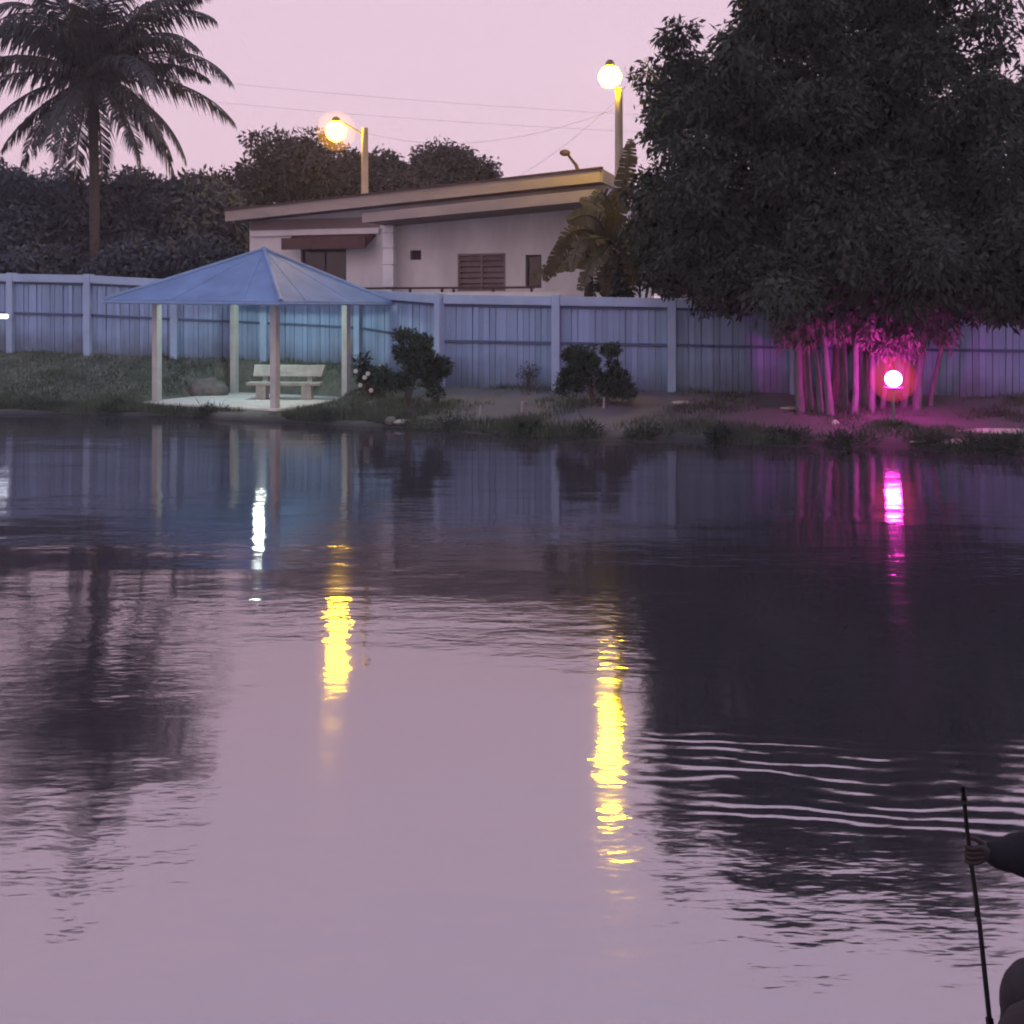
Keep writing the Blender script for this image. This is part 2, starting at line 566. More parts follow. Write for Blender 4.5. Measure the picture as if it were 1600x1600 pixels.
# grass blades on the far bank -------------------------------------------
def grass():
    N = 42000
    V = np.zeros((N * 3, 3), np.float32)
    cnt = 0
    while cnt < N:
        px = random.uniform(-120, 1720)
        ds = lerp(px, SH_X, SH_D); df = lerp(px, FE_X, FE_D)
        r = random.random()
        d = ds + 0.1 + (df - ds - 0.15) * (r ** 1.6)
        x = (px - 800) / F * d
        q = Vector((x, d)) - G_F
        u, v = q.dot(G_U), q.dot(G_V)
        if -0.5 < u < G_LU + 0.5 and -0.5 < v < G_LV + 0.5: continue
        n_ = hnoise(x * 1.1, d * 1.4)
        if px > 640 and n_ < random.uniform(-0.2, 1.0): continue
        z = ground_z(x, d)
        h = random.uniform(0.04, 0.12) * (1.0 + 0.7 * max(0, n_))
        if d - ds < 0.9: h *= 1.6
        a = random.uniform(0, math.pi)
        w = 0.008 + 0.008 * random.random()
        lx, ly = random.gauss(0, 0.04), random.gauss(0, 0.04)
        V[cnt * 3] = (x - w * math.cos(a), d - w * math.sin(a), z - 0.02)
        V[cnt * 3 + 1] = (x + w * math.cos(a), d + w * math.sin(a), z - 0.02)
        V[cnt * 3 + 2] = (x + lx, d + ly, z + h)
        cnt += 1
    Fc = np.arange(N * 3).reshape(N, 3)
    o = np_mesh('grass', V, Fc, MATS['grass_blade'])
    tag(o, 'short rough grass covering the far bank', 'grass', kind='stuff')


grass()

# ================================================================== fence
plank_mesh = []
for k in range(3):
    b = MB()
    th = 0.020 + 0.006 * k
    b.box((-0.066, -th, 0), (0.066, 0.0, 1.0))
    me = bpy.data.meshes.new('plank')
    me.from_pydata(b.v, [], b.f); me.update()
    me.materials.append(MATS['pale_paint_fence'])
    plank_mesh.append(me)


def fence(label, i0, i1):
    X0 = [((x - 800) * d / F, d, z, CAM_H - (t - HOR) * d / F) for x, d, z, t in zip(FE_X, FE_D, FE_Z, FE_T)][i0:i1 + 1]
    root = empty('board_fence', X0[0][:3], label, 'fence')
    for k, (x, d, zb, zt) in enumerate(X0):
        nxt = X0[min(k + 1, len(X0) - 1)]; prv = X0[max(k - 1, 0)]
        rz = math.atan2(nxt[1] - prv[1], nxt[0] - prv[0])
        if not (k == 0 and i0 > 1):
            p = MB().box((-0.10, -0.17, -0.3), (0.10, 0.09, zt - zb + 0.03), rz, (x, d, zb))
            p.build('post', MATS['fence_post_paint'], root, bevel=0.012)
        if k == len(X0) - 1: break
        x1, d1, zb1, zt1 = nxt
        rz = math.atan2(d1 - d, x1 - x)
        L = math.hypot(x1 - x, d1 - d)
        ux, uy = (x1 - x) / L, (d1 - d) / L
        nx_, ny_ = uy, -ux                       # towards the camera

        def bar(name, f0, f1, out0, out1, m):
            def pt(s, o, f):
                za = zb + (zt - zb) * f; zc = zb1 + (zt1 - zb1) * f
                z = za + (zc - za) * s
                return (x + ux * s * L + nx_ * o, d + uy * s * L + ny_ * o, z)
            e0, e1 = 0.102 / L, 1 - 0.102 / L
            MB().hexa([pt(e0, out0, f0), pt(e0, out1, f0), pt(e1, out1, f0), pt(e1, out0, f0)],
                      [pt(e0, out0, f1), pt(e0, out1, f1), pt(e1, out1, f1), pt(e1, out0, f1)]).build(name, m, root, bevel=0.006)
        bar('cap_rail', 0.90, 1.0, 0.035, 0.16, MATS['fence_post_paint'])
        bar('middle_rail', 0.475, 0.505, 0.030, 0.085, MATS['rail_dark'])
        bar('shade_strip', 0.868, 0.897, 0.030, 0.075, MATS['rail_dark'])  # dark strip added in place of the shade under the cap rail
        n = max(1, int(round((L - 0.2) / 0.142)))
        for j in range(n):
            s = (0.1 + (L - 0.2) * (j + 0.5) / n) / L
            za = zb + (zb1 - zb) * s - 0.12 + random.uniform(-0.01, 0.01)
            zc = zt + (zt1 - zt) * s - 0.04
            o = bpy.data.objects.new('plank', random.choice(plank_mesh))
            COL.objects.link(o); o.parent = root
            o.location = Vector((x + ux * s * L, d + uy * s * L, za)) - root.location
            o.rotation_euler = (random.gauss(0, .004), random.gauss(0, .006), rz + random.gauss(0, 0.02))
            o.scale = ((L - 0.2) / n / 0.142, 1, zc - za)
        # a concealed backing board behind the gaps
        bk = MB()
        bk.hexa([(x + ux * .1 - nx_ * .03, d + uy * .1 - ny_ * .03, zb - .3), (x1 - ux * .1 - nx_ * .03, d1 - uy * .1 - ny_ * .03, zb1 - .3),
                 (x1 - ux * .1 - nx_ * .05, d1 - uy * .1 - ny_ * .05, zb1 - .3), (x + ux * .1 - nx_ * .05, d + uy * .1 - ny_ * .05, zb - .3)],
                [(x + ux * .1 - nx_ * .03, d + uy * .1 - ny_ * .03, zt - .06), (x1 - ux * .1 - nx_ * .03, d1 - uy * .1 - ny_ * .03, zt1 - .06),
                 (x1 - ux * .1 - nx_ * .05, d1 - uy * .1 - ny_ * .05, zt1 - .06), (x + ux * .1 - nx_ * .05, d + uy * .1 - ny_ * .05, zt - .06)])
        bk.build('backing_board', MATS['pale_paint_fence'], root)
    return root


fence('pale blue board fence on the raised grass behind the gazebo, left stretch', 1, 7)
fence('pale blue board fence running from the dark bush to behind the big tree, right stretch', 7, 12)

# ================================================================== gazebo
gz = empty('gazebo', (G_C.x, G_C.y, G_Z), 'open gazebo with blue hipped roof on white posts at the pond edge', 'gazebo')
G_RZ = math.atan2(-G_U.y, -G_U.x)                       # local x runs from the left post to the front post


def gpt(u, v, z):
    q = G_F + G_U * u + G_V * v
    return Vector((q.x, q.y, z))


sl = MB()
sl.hexa([gpt(-.25, -.25, G_Z - .32), gpt(G_LU + .25, -.25, G_Z - .32), gpt(G_LU + .25, G_LV + .25, G_Z - .32), gpt(-.25, G_LV + .25, G_Z - .32)],
        [gpt(-.25, -.25, G_Z), gpt(G_LU + .25, -.25, G_Z), gpt(G_LU + .25, G_LV + .25, G_Z), gpt(-.25, G_LV + .25, G_Z)])
sl.build('floor_slab', MATS['concrete'], gz, bevel=0.02)
EAVE = 2.69
for (u, v) in ((0, 0), (G_LU, 0), (0, G_LV), (G_LU, G_LV)):
    p = gpt(u, v, 0)
    MB().box((-.085, -.085, G_Z - .02), (.085, .085, EAVE + .02), G_RZ, (p.x, p.y, 0)).build('post', MATS['post_white'], gz, bevel=0.012)
for (a, b) in (((0, 0), (G_LU, 0)), ((G_LU, 0), (G_LU, G_LV)), ((G_LU, G_LV), (0, G_LV)), ((0, G_LV), (0, 0))):
    A, B = gpt(*a, EAVE - .02), gpt(*b, EAVE - .02)
    t = (B - A).normalized(); nn = Vector((-t.y, t.x, 0)) * .04
    A2, B2 = A + t * .09, B - t * .09
    MB().hexa([A2 - nn, B2 - nn, B2 + nn, A2 + nn], [p + Vector((0, 0, .12)) for p in (A2 - nn, B2 - nn, B2 + nn, A2 + nn)]).build('eave_beam', MATS['roof_trim'], gz)
OV = 0.87
apex = Vector((G_C.x + 0.28, G_C.y, 4.02))
rc = [gpt(-OV, -OV, EAVE), gpt(G_LU + OV, -OV, EAVE), gpt(G_LU + OV, G_LV + OV, EAVE), gpt(-OV, G_LV + OV, EAVE)]
# corners of an old sheet roof: left tip sags a little
rc[1] += Vector((0, 0, 0.05))
for k in range(4):
    a, b = rc[k], rc[(k + 1) % 4]
    # each roof face is made of five tapering sheets, each sheet a little lapped over the last
    nseg = 5
    for j in range(nseg):
        s0, s1 = j / nseg, (j + 1) / nseg
        p0, p1 = a.lerp(b, s0), a.lerp(b, s1)
        up = Vector((0, 0, 0.010 * (j % 2)))
        r = MB()
        r.hexa([p0, p1, apex + (p1 - apex) * 0.02, apex + (p0 - apex) * 0.02],
               [p + up + Vector((0, 0, .035)) for p in (p0, p1, apex + (p1 - apex) * 0.02, apex + (p0 - apex) * 0.02)])
        r.build('roof_sheet', MATS['roof_blue'], gz)
    MB().tube([a + Vector((0, 0, .045)), a.lerp(apex, .5) + Vector((0, 0, .045)), apex + Vector((0, 0, .05))], [.055, .055, .05], 8).build('hip_cap', MATS['roof_trim'], gz, smooth=True)
    MB().tube([a + Vector((0, 0, -.015)), b + Vector((0, 0, -.015))], .035, 6).build('eave_trim', MATS['roof_trim'], gz)
MB().ball(apex + Vector((0, 0, .05)), .11, 10, 6, (1, 1, .7)).build('roof_knob', MATS['roof_trim'], gz, smooth=True)

# lamp hung under the gazebo roof: hidden by the eave, seen in the water
gl = P(404, 476, 26.1); gl.z = 3.02
lampg = empty('hanging_lamp', gl, 'white lamp hung under the gazebo roof', 'lamp')
MB().ball(gl, .12, 14, 10).build('bulb', MATS['white_glow'], lampg, smooth=True)
MB().tube([gl + Vector((0, 0, .115)), gl + Vector((0, 0, .2))], [.05, .05], 8).build('lamp_holder', MATS['metal_grey'], lampg)
MB().tube([gl + Vector((0, 0, .2)), Vector((gl.x, gl.y, 3.80))], .008, 5).build('cord', MATS['wire'], lampg)

# bench ------------------------------------------------------------------
bc = P(450, 622, 26.55); bc.z = G_Z
bench = empty('park_bench', bc, 'pale concrete bench with a solid backrest inside the gazebo', 'bench')
BR = math.radians(-4)
MB().box((-.98, -.36, .36), (.92, .02, .44), BR, bc).build('seat', MATS['bench_concrete'], bench, bevel=0.015)
bb = MB()
cs, sn = math.cos(BR), math.sin(BR)
def bt(x, y, z): return (bc.x + cs * x - sn * y, bc.y + sn * x + cs * y, bc.z + z)
bb.hexa([bt(-.92, .02, .57), bt(.86, .02, .57), bt(.86, .09, .57), bt(-.92, .09, .57)], [bt(-.92, .13, .86), bt(.94, .13, .86), bt(.94, .20, .86), bt(-.92, .20, .86)])
bb.build('backrest', MATS['bench_concrete'], bench, bevel=0.012)
for x in (-.62, .55):
    MB().box((x - .13, -.30, 0), (x + .13, -.02, .36), BR, bc).build('leg', MATS['bench_concrete'], bench, bevel=0.015)
    MB().hexa([bt(x - .06, .025, .40), bt(x + .06, .025, .40), bt(x + .06, .10, .40), bt(x - .06, .10, .40)],
              [bt(x - .06, .16, .80), bt(x + .06, .16, .80), bt(x + .06, .24, .80), bt(x - .06, .24, .80)]).build('back_bracket', MATS['bench_concrete'], bench)

# ================================================================== foliage generators
def leaf_cloud(blobs, n, ln, wd, droop=0.3, shell=0.6, seed=0):
    """blobs: array (k,6) centre + radii. returns verts, faces"""
    r = np.random.default_rng(seed)
    blobs = np.asarray(blobs, float)
    wgt = np.prod(blobs[:, 3:], axis=1) ** 0.75; wgt /= wgt.sum()
    k = r.choice(len(blobs), n, p=wgt)
    d = r.normal(size=(n, 3)); d /= np.linalg.norm(d, axis=1)[:, None]
    rad = 1 - shell * r.random(n) ** 1.6
    rad *= 1 + 0.10 * r.normal(size=n)
    pos = blobs[k, :3] + d * rad[:, None] * blobs[k, 3:]
    ax = r.normal(size=(n, 3)) * 0.8 + d * 0.7
    ax[:, 2] -= droop * 2
    ax /= np.linalg.norm(ax, axis=1)[:, None]
    sd = np.cross(ax, r.normal(size=(n, 3))); sd /= np.linalg.norm(sd, axis=1)[:, None] + 1e-9
    nr = np.cross(ax, sd)
    L = (ln * (0.6 + 0.8 * r.random(n)))[:, None]; W = (wd * (0.6 + 0.8 * r.random(n)))[:, None]
    v = np.empty((n, 4, 3))
    v[:, 0] = pos
    v[:, 1] = pos + ax * L * .45 + sd * W * .5 - nr * W * .15
    v[:, 2] = pos + ax * L
    v[:, 3] = pos + ax * L * .45 - sd * W * .5 - nr * W * .15
    return v.reshape(-1, 3), np.arange(n * 4).reshape(n, 4)


def sub_blobs(env, count, rmin, rmax, seed, flat=0.8, surf=0.55):
    """scatter lumps through envelope ellipsoids (k,6)"""
    r = np.random.default_rng(seed)
    env = np.asarray(env, float)
    wgt = np.prod(env[:, 3:], axis=1) ** 0.8; wgt /= wgt.sum()
    out = []
    for _ in range(count):
        e = env[r.choice(len(env), p=wgt)]
        d = r.normal(size=3); d /= np.linalg.norm(d)
        q = (1 - surf * r.random() ** 1.3)
        rr = r.uniform(rmin, rmax)
        c = e[:3] + d * np.maximum(e[3:] - rr * 0.6, 0.1) * q
        out.append([*c, rr * r.uniform(.8, 1.25), rr * r.uniform(.8, 1.25), rr * flat])
    return out


def env_px(lst, d, depth):
    """list of (px,py,rx,ry[,dd]) -> ellipsoids at distance d"""
    out = []
    for q in lst:
        px, py, rx, ry = q[:4]; dd = d + (q[4] if len(q) > 4 else 0)
        c = P(px, py, dd)
        out.append([c.x, c.y, c.z, rx * dd / F, depth, ry * dd / F])
    return out


def tree(name, label, cat, base, env, n, ln, wd, leafm, barkm, nsub, rmin, rmax, seed, trunk_r=.2, droop=.3, group=None, limbs=7, surf=.55):
    root = empty(name, base, label, cat, group)
    sb = sub_blobs(env, nsub, rmin, rmax, seed, surf=surf)
    v, f = leaf_cloud(sb, n, ln, wd, droop, seed=seed + 1)
    np_mesh('crown', v, f, leafm, root)
    rnd = random.Random(seed)
    b = Vector(base)
    top = Vector(np.mean(np.asarray(env)[:, :3], axis=0))
    t = MB()
    mid = b.lerp(top, .55) + Vector((rnd.uniform(-.2, .2), rnd.uniform(-.2, .2), 0))
    t.tube([b - Vector((0, 0, .3)), b + Vector((0, 0, .3)), b.lerp(mid, .6), mid, top], [trunk_r * 1.5, trunk_r * 1.15, trunk_r, trunk_r * .8, trunk_r * .3], 9)
    for k in range(limbs):
        e = Vector(sb[rnd.randrange(len(sb))][:3])
        s = b.lerp(mid, rnd.uniform(.65, 1.0))
        m_ = s.lerp(e, .5) + Vector((0, 0, .25))
        t.tube([s, m_, e], [trunk_r * .5, trunk_r * .3, trunk_r * .1], 6)
    t.build('trunk', barkm, root, smooth=True)
    return root


# ------------------------------------------------------------------ big tree, right
bt_d = 21.9
bb_ = P(1335, 632, bt_d); bb_.z = ground_z(bb_.x, bb_.y)
big = empty('clump_tree', bb_, 'huge dark leafy tree on many slender stems lit magenta from below', 'tree')
env = env_px([(1320, 130, 190, 170), (1170, 250, 165, 190), (1450, 280, 170, 220), (1085, 150, 70, 105), (1060, 330, 62, 120, .5),
              (1250, 400, 240, 95), (1440, 420, 190, 95, .3), (1050, 75, 42, 28), (1440, 60, 80, 80), (1190, 30, 70, 50), (1530, 430, 130, 85, -1.5), (1380, 440, 170, 60, -2.2), (1130, 425, 90, 55), (1400, 400, 200, 95, -3.0), (1570, 400, 140, 110, -2.6), (1250, 15, 120, 60), (1390, 0, 95, 60), (1200, 440, 100, 45, -1.0), (1175, 465, 85, 32, -1.2), (1250, 315, 150, 110, .4), (1400, 330, 120, 100, .4), (1500, 260, 80, 90, .3), (1555, 455, 120, 45, -2.0), (1620, 440, 90, 80, -1.5)], bt_d + .0, 3.3)
sb = sub_blobs(env, 560, .30, .80, 5, flat=.70, surf=.7)
v, f = leaf_cloud(sb, 225000, .17, .062, .5, shell=.75, seed=6)
np_mesh('crown', v, f, MATS['leaf_tree'], big)
fb = sub_blobs([[*e_[:3], e_[3] * 1.07, e_[4], e_[5] * 1.06] for e_ in env[:10]], 150, .16, .34, 15, flat=.6, surf=.08)
v, f = leaf_cloud(fb, 9000, .22, .07, .5, shell=.9, seed=16)
np_mesh('outer_sprays', v, f, MATS['leaf_tree'], big)
rnd = random.Random(3)
stems = [(1252, 12, 0.1), (1268, 7, .3), (1283, 8, .0), (1298, 10, -.3), (1318, 11, .2), (1334, 9, -.2), (1349, 11, .5), (1362, 8, -.1), (1378, 7, .35), (1412, 9, .5), (1432, 11, .2), (1452, 7, .6)]
for px, w, dd in stems:
    a = P(px, 635, bt_d + dd); a.z = ground_z(a.x, a.y) - .1
    top = P(px + (px - 1340) * rnd.uniform(.15, .5), rnd.uniform(200, 330), bt_d + dd + rnd.uniform(-.3, .6))
    mid = a.lerp(top, .5) + Vector((rnd.uniform(-.12, .12), rnd.uniform(-.1, .1), 0))
    r0 = w * bt_d / F * .55
    pts = [a, a.lerp(mid, .25) + Vector((rnd.uniform(-.03, .03), 0, 0)), a.lerp(mid, .6), mid, top]
    MB().tube(pts, [r0 * 1.25, r0, r0 * .95, r0 * .85, r0 * .35], 9).build('stem', MATS['stem_pale'], big, smooth=True)
for px, w, dd in ((1262, 19, .7), (1352, 20, .9), (1305, 15, 1.1), (1422, 16, 1.0), (1388, 13, 1.2)):
    a = P(px, 632, bt_d + dd); a.z = ground_z(a.x, a.y) - .1
    top = P(px + (px - 1330) * .3, 260, bt_d + dd * .5)
    mid = a.lerp(top, .45) + Vector((rnd.uniform(-.2, .2), 0, 0))
    r0 = w * bt_d / F * .5
    MB().tube([a, a.lerp(mid, .3), mid, top], [r0 * 1.3, r0, r0 * .9, r0 * .4], 9).build('trunk', MATS['bark'], big, smooth=True)
# hanging sprays between the stems, catching the magenta lamp
hv = []
for k in range(150):
    c = P(rnd.uniform(1215, 1500), 545 - 160 * rnd.random() ** .7, bt_d + rnd.uniform(-.6, 1.5))
    q = rnd.uniform(.14, .32)
    hv.append([*c, q, q, q * 1.3])
v, f = leaf_cloud(hv, 21000, .17, .05, .9, shell=.9, seed=9)
np_mesh('hanging_foliage', v, f, MATS['leaf_lamplit'], big)

c = P(1660, 620, 24.6); c.z = ground_z(c.x, c.y)
tree('broadleaf_tree', 'dark leafy tree at the right edge beside the huge tree', 'tree', c,
     env_px([(1660, 200, 110, 140), (1640, 330, 120, 150), (1610, 420, 110, 70)], 25.0, 2.0), 20000, .22, .09, MATS['leaf_tree'], MATS['bark'], 90, .35, .8, 21, .16)

# ------------------------------------------------------------------ trees behind the house and left
def simple_tree(label, base_px, d, envl, n, seed, leafm, depth=2.5, ln=.24, wd=.10, nsub=80, rmin=.45, rmax=1.0, cat='tree', group=None, surf=.55, tr=.22):
    b = P(base_px, 480, d); b.z = ground_z(b.x, b.y)
    return tree('broadleaf_tree', label, cat, b, env_px(envl, d, depth), int(n * 1.6), ln, wd, MATS[leafm], MATS['bark'], nsub, rmin, rmax, seed, tr, .3, group, surf=surf)


simple_tree('round crowned dark tree rising behind the orange street lamp and the low roof end', 455, 44, [(440, 265, 75, 70), (400, 300, 70, 60), (500, 270, 70, 65), (540, 290, 70, 60)], 17000, 31, 'leaf_far')
simple_tree('dark tree behind the lamp pole above the middle of the roof', 600, 46, [(590, 285, 50, 52), (620, 300, 50, 40), (560, 285, 50, 60)], 9000, 33, 'leaf_far', nsub=45)
simple_tree('smaller dark tree above the roof, right of the lamp pole', 705, 47, [(690, 270, 52, 45), (725, 275, 48, 42), (660, 290, 40, 40)], 9500, 35, 'leaf_far', nsub=45)
simple_tree('dense blue green tree behind the fence at the left edge', 20, 36, [(-10, 330, 80, 80), (40, 370, 70, 70)], 13000, 41, 'leaf_hedge')
simple_tree('dense dark tree behind the coconut palm trunk', 150, 37, [(110, 350, 80, 75), (180, 345, 75, 80)], 14000, 43, 'leaf_hedge')
simple_tree('dense dark tree between the palm and the white house', 290, 37, [(250, 340, 75, 80), (320, 345, 65, 85), (350, 370, 55, 60)], 16000, 45, 'leaf_hedge')
simple_tree('low dark bushy tree behind the gazebo roof and the fence', 220, 33.2, [(90, 420, 90, 40), (230, 412, 90, 40), (320, 400, 60, 45), (-20, 420, 70, 40)], 14000, 47, 'leaf_hedge', depth=1.2, ln=.22, wd=.10, nsub=90, rmin=.3, rmax=.6)
simple_tree('pale distant tree seen low behind the left trees', 60, 52, [(0, 300, 90, 60), (100, 310, 90, 60), (220, 310, 90, 60)], 12000, 49, 'leaf_hedge', nsub=60)

# ------------------------------------------------------------------ coconut palm
pc = P(145, 122, 34)
pb = P(143, 480, 34); pb.z = ground_z(pb.x, pb.y)
palm = empty('coconut_palm', pb, 'tall coconut palm with long arching fronds behind the left fence', 'palm')
MB().tube([pb - Vector((0, 0, .3)), pb + Vector((0, 0, .4)), pb.lerp(pc, .35) + Vector((.1, 0, 0)), pb.lerp(pc, .7) + Vector((.05, 0, 0)), pc], [.30, .21, .17, .15, .16], 10).build('trunk', MATS['palm_bark'], palm, smooth=True)


def frond(az, el, L, bend, seed):
    rd = random.Random(seed)
    hx, hy = math.cos(az), math.sin(az)
    pts = []
    p = Vector(pc) + Vector((hx * .12, hy * .12, .05))
    a = el
    n = 22
    for k in range(n + 1):
        pts.append(p.copy())
        a -= bend / n * (0.4 + 1.2 * k / n)
        p = p + Vector((hx * math.cos(a), hy * math.cos(a), math.sin(a))) * (L / n)
    m = MB()
    m.tube(pts, [.05 * (1 - .85 * k / n) + .006 for k in range(n + 1)], 5)
    side = Vector((-hy, hx, 0))
    for k in range(2, n + 1):
        for sub in range(3):
            s = (k - 1 + sub / 3.0)
            i = min(int(s), n - 1); fr = s - i
            q = pts[i].lerp(pts[i + 1], fr)
            t = (pts[i + 1] - pts[i]).normalized()
            u = s / n
            ll = L * .27 * (math.sin(math.pi * min(1, .18 + .78 * u)) ** .7) * rd.uniform(.8, 1.1)
            for sg in (-1, 1):
                if rd.random() < .14: continue
                drp = rd.uniform(.5, 1.0)
                d1 = (side * sg * .75 + t * .55 + Vector((0, 0, -.25 * drp))).normalized()
                d2 = (side * sg * .30 + t * .30 + Vector((0, 0, -1.0 * drp))).normalized()
                w = .034 + .014 * rd.random()
                a0 = q; a1 = q + d1 * ll * .45; a2 = a1 + d2 * ll * .55
                wv = t * w
                m.v += [tuple(a0 - wv * .5), tuple(a0 + wv * .5), tuple(a1 - wv), tuple(a1 + wv), tuple(a2)]
                b = len(m.v) - 5
                m.f += [(b, b + 1, b + 3, b + 2), (b + 2, b + 3, b + 4)]
    m.build('frond', MATS['leaf_palm'], palm)


# explicit fronds seen in outline, then the rest of the rosette
spec = [(-0.15, 30, 4.7, 85), (0.25, 8, 4.4, 62), (-0.1, 62, 4.5, 95), (0.5, 72, 4.8, 75), (-0.35, 45, 4.2, 95), (0.15, 25, 3.4, 60),
        (3.05, 30, 4.6, 80), (3.4, 8, 4.2, 60), (2.9, 58, 4.6, 95), (2.6, 74, 4.9, 70), (3.3, 45, 4.3, 90),
        (1.5, 80, 4.8, 60), (-1.4, 84, 4.9, 50), (-1.2, 60, 4.5, 110), (-1.9, 50, 4.5, 115), (1.2, 40, 4.4, 90), (2.0, 30, 4.4, 85),
        (-0.8, 20, 4.3, 85), (-2.3, 18, 4.3, 85), (-0.6, -12, 4.0, 60), (3.8, -15, 3.9, 60), (-1.6, -25, 3.8, 50), (0.1, -22, 3.8, 55), (2.9, -28, 3.6, 50), (-1.0, 72, 4.6, 85), (-2.1, 74, 4.6, 85)]
_r = random.Random(77)
for k in range(9):
    spec.append((k * 2.4 + _r.uniform(-.2, .2), _r.uniform(-62, -25), _r.uniform(3.2, 4.2), _r.uniform(20, 50)))
for k in range(5):
    spec.append((k * 2.4 + 1 + _r.uniform(-.2, .2), _r.uniform(50, 80), _r.uniform(3.6, 4.8), _r.uniform(70, 110)))
for i, (az, el, L, bd) in enumerate(spec):
    frond(az, math.radians(el), L * 1.10, math.radians(bd), 100 + i)
nut = random.Random(4)
for k in range(7):
    a = k * .9
    q = pc + Vector((math.cos(a) * .24, math.sin(a) * .24, -.22 - .1 * nut.random()))
    MB().ball(q, .12, 8, 6, (1, 1, 1.2)).build('coconut', MATS['leaf_palm'], palm, smooth=True)

# ------------------------------------------------------------------ shrubs on the bank
def shrub(name, label, px, py, d, envl, n, seed, ln=.10, wd=.035, m='leaf_bush', depth=.5, cat='shrub', nsub=40):
    b = P(px, py, d); b.z = ground_z(b.x, b.y)
    root = empty(name, b, label, cat)
    sbs = sub_blobs(env_px(envl, d, depth), nsub, .10, .24, seed)
    v, f = leaf_cloud(sbs, n, ln, wd, -.1, seed=seed + 1)
    np_mesh('foliage', v, f, MATS[m], root)
    t = MB(); rd = random.Random(seed)
    for k in range(8):
        e = Vector(sbs[rd.randrange(len(sbs))][:3])
        t.tube([b + Vector((rd.uniform(-.1, .1), rd.uniform(-.1, .1), -.05)), b.lerp(e, .5) + Vector((rd.uniform(-.1, .1), 0, .05)), e], [.02, .014, .006], 5)
    t.build('stem', MATS['bark'], root, smooth=True)
    return root


shrub('shrub', 'dark green spreading bush beside the gazebo', 640, 624, 23.8, [(640, 580, 50, 42), (655, 545, 34, 30), (610, 595, 32, 28), (678, 600, 28, 26), (632, 530, 14, 18), (690, 575, 16, 20)], 9500, 61)
shrub('shrub', 'dark bluish bush in front of the fence, right of the bench bush', 928, 622, 22.9, [(925, 585, 58, 36), (930, 555, 44, 28), (885, 600, 30, 22), (968, 600, 30, 24), (905, 570, 30, 26), (960, 575, 26, 26)], 9500, 63)
shrub('weed', 'small dark weed clinging to the pale blue fence', 825, 600, 24.9, [(826, 580, 11, 8), (820, 590, 6, 6)], 260, 65, .07, .02, depth=.1, nsub=8)
fl = shrub('flowering_plant', 'dark leafy potted plant with white blossoms between gazebo and bush', 578, 622, 25.2, [(575, 590, 22, 26), (565, 570, 14, 12), (590, 602, 18, 16)], 1300, 67, .12, .045, depth=.3, cat='plant', nsub=22)
rd = random.Random(8)
for (x, y) in ((556, 580), (575, 584), (593, 573), (563, 602), (580, 610), (570, 590)):
    q = P(x, y, 24.85)
    b = MB()
    for k in range(6):
        a = k * math.pi / 3
        b.ball(q + Vector((math.cos(a) * .03, -.01, math.sin(a) * .03)), .028, 6, 4)
    b.build('blossom', MATS['flower_white'], fl)
pt = P(578, 622, 25.2); pt.z = ground_z(pt.x, pt.y)
pot = MB(); pot.tube([pt, pt + Vector((0, 0, .28)), pt + Vector((0, 0, .33))], [.15, .21, .22], 12)
pot.build('pot', MATS['clay'], fl)
# weeds overhanging the waterline
tuft_spots = [(60, 645), (170, 648), (330, 652), (520, 662), (700, 672), (830, 680), (905, 684), (1010, 686), (1130, 692), (1230, 690), (1330, 694), (1450, 700), (1530, 704), (1585, 700)]
desc = ['below the left end of the fence', 'below the second fence bay', 'below the grey boulder', 'below the gazebo slab corner', 'below the dark bush', 'below the little weed', 'below the bluish bush',
        'below the fence post right of the bluish bush', 'below the pale stone', 'left of the magenta stems', 'below the magenta stems', 'right of the magenta lamp', 'by the right shore', 'at the right edge of the shore']
for i, ((px, py), ds_) in enumerate(zip(tuft_spots, desc)):
    dd = lerp(px, SH_X, SH_D) + .25
    w = rd.uniform(25, 55)
    shrub('reed_tuft', 'dark grassy tuft on the waterline ' + ds_, px, py, dd, [(px, py - 5, w * 1.3, 6), (px + rd.uniform(-20, 20), py - 7, w * .6, 8)], 600, 80 + i, .20, .018, depth=.25, cat='tuft', nsub=12)

# boulder left of the bench, stones, stakes, litter
def stone(name, label, px, d, r, sc, m='rock', cat='stone', seed=1):
    random.seed(seed)
    b = P(px, 480, d); b.z = ground_z(b.x, b.y)
    o = MB().ball(b + Vector((0, 0, r * sc[2] * .55)), r, 14, 9, sc, .10)
    ob = o.build(name, MATS[m], smooth=True)
    tag(ob, label, cat)
    return ob


q = P(340, 610, 24.2)
stone('boulder', 'low grey boulder on the grass left of the bench', 325, 27.7, .46, (1.15, .7, .72), seed=2, cat='boulder')
stone('stone', 'pale flat stone on the bank below the fence post', 1066, 22.9, .15, (1.6, .9, .3), 'concrete_pole', seed=3)
stone('stone', 'pale flat stone left of the magenta stems', 1236, 22.4, .15, (1.7, .9, .25), 'concrete_pole', seed=4)
stone('stone', 'small white pebble at the foot of the magenta stems', 1305, 20.9, .07, (1, 1, .9), 'flower_white', seed=5)
stone('stone', 'pale stone at the waterline below the dark bush', 629, 22.5, .15, (1.4, 1, .4), 'stake', seed=6)
stone('stone', 'dark stone at the waterline beside the pale one', 611, 22.55, .13, (1, 1, .8), 'rock', seed=7)
stone('stone', 'pale mud slab on the right shore', 1480, 19.3, .35, (2.0, .8, .14), 'concrete', seed=8)
stone('stone', 'long pale mud slab at the far right shore', 1570, 19.8, .4, (2.2, .8, .12), 'concrete', seed=9)
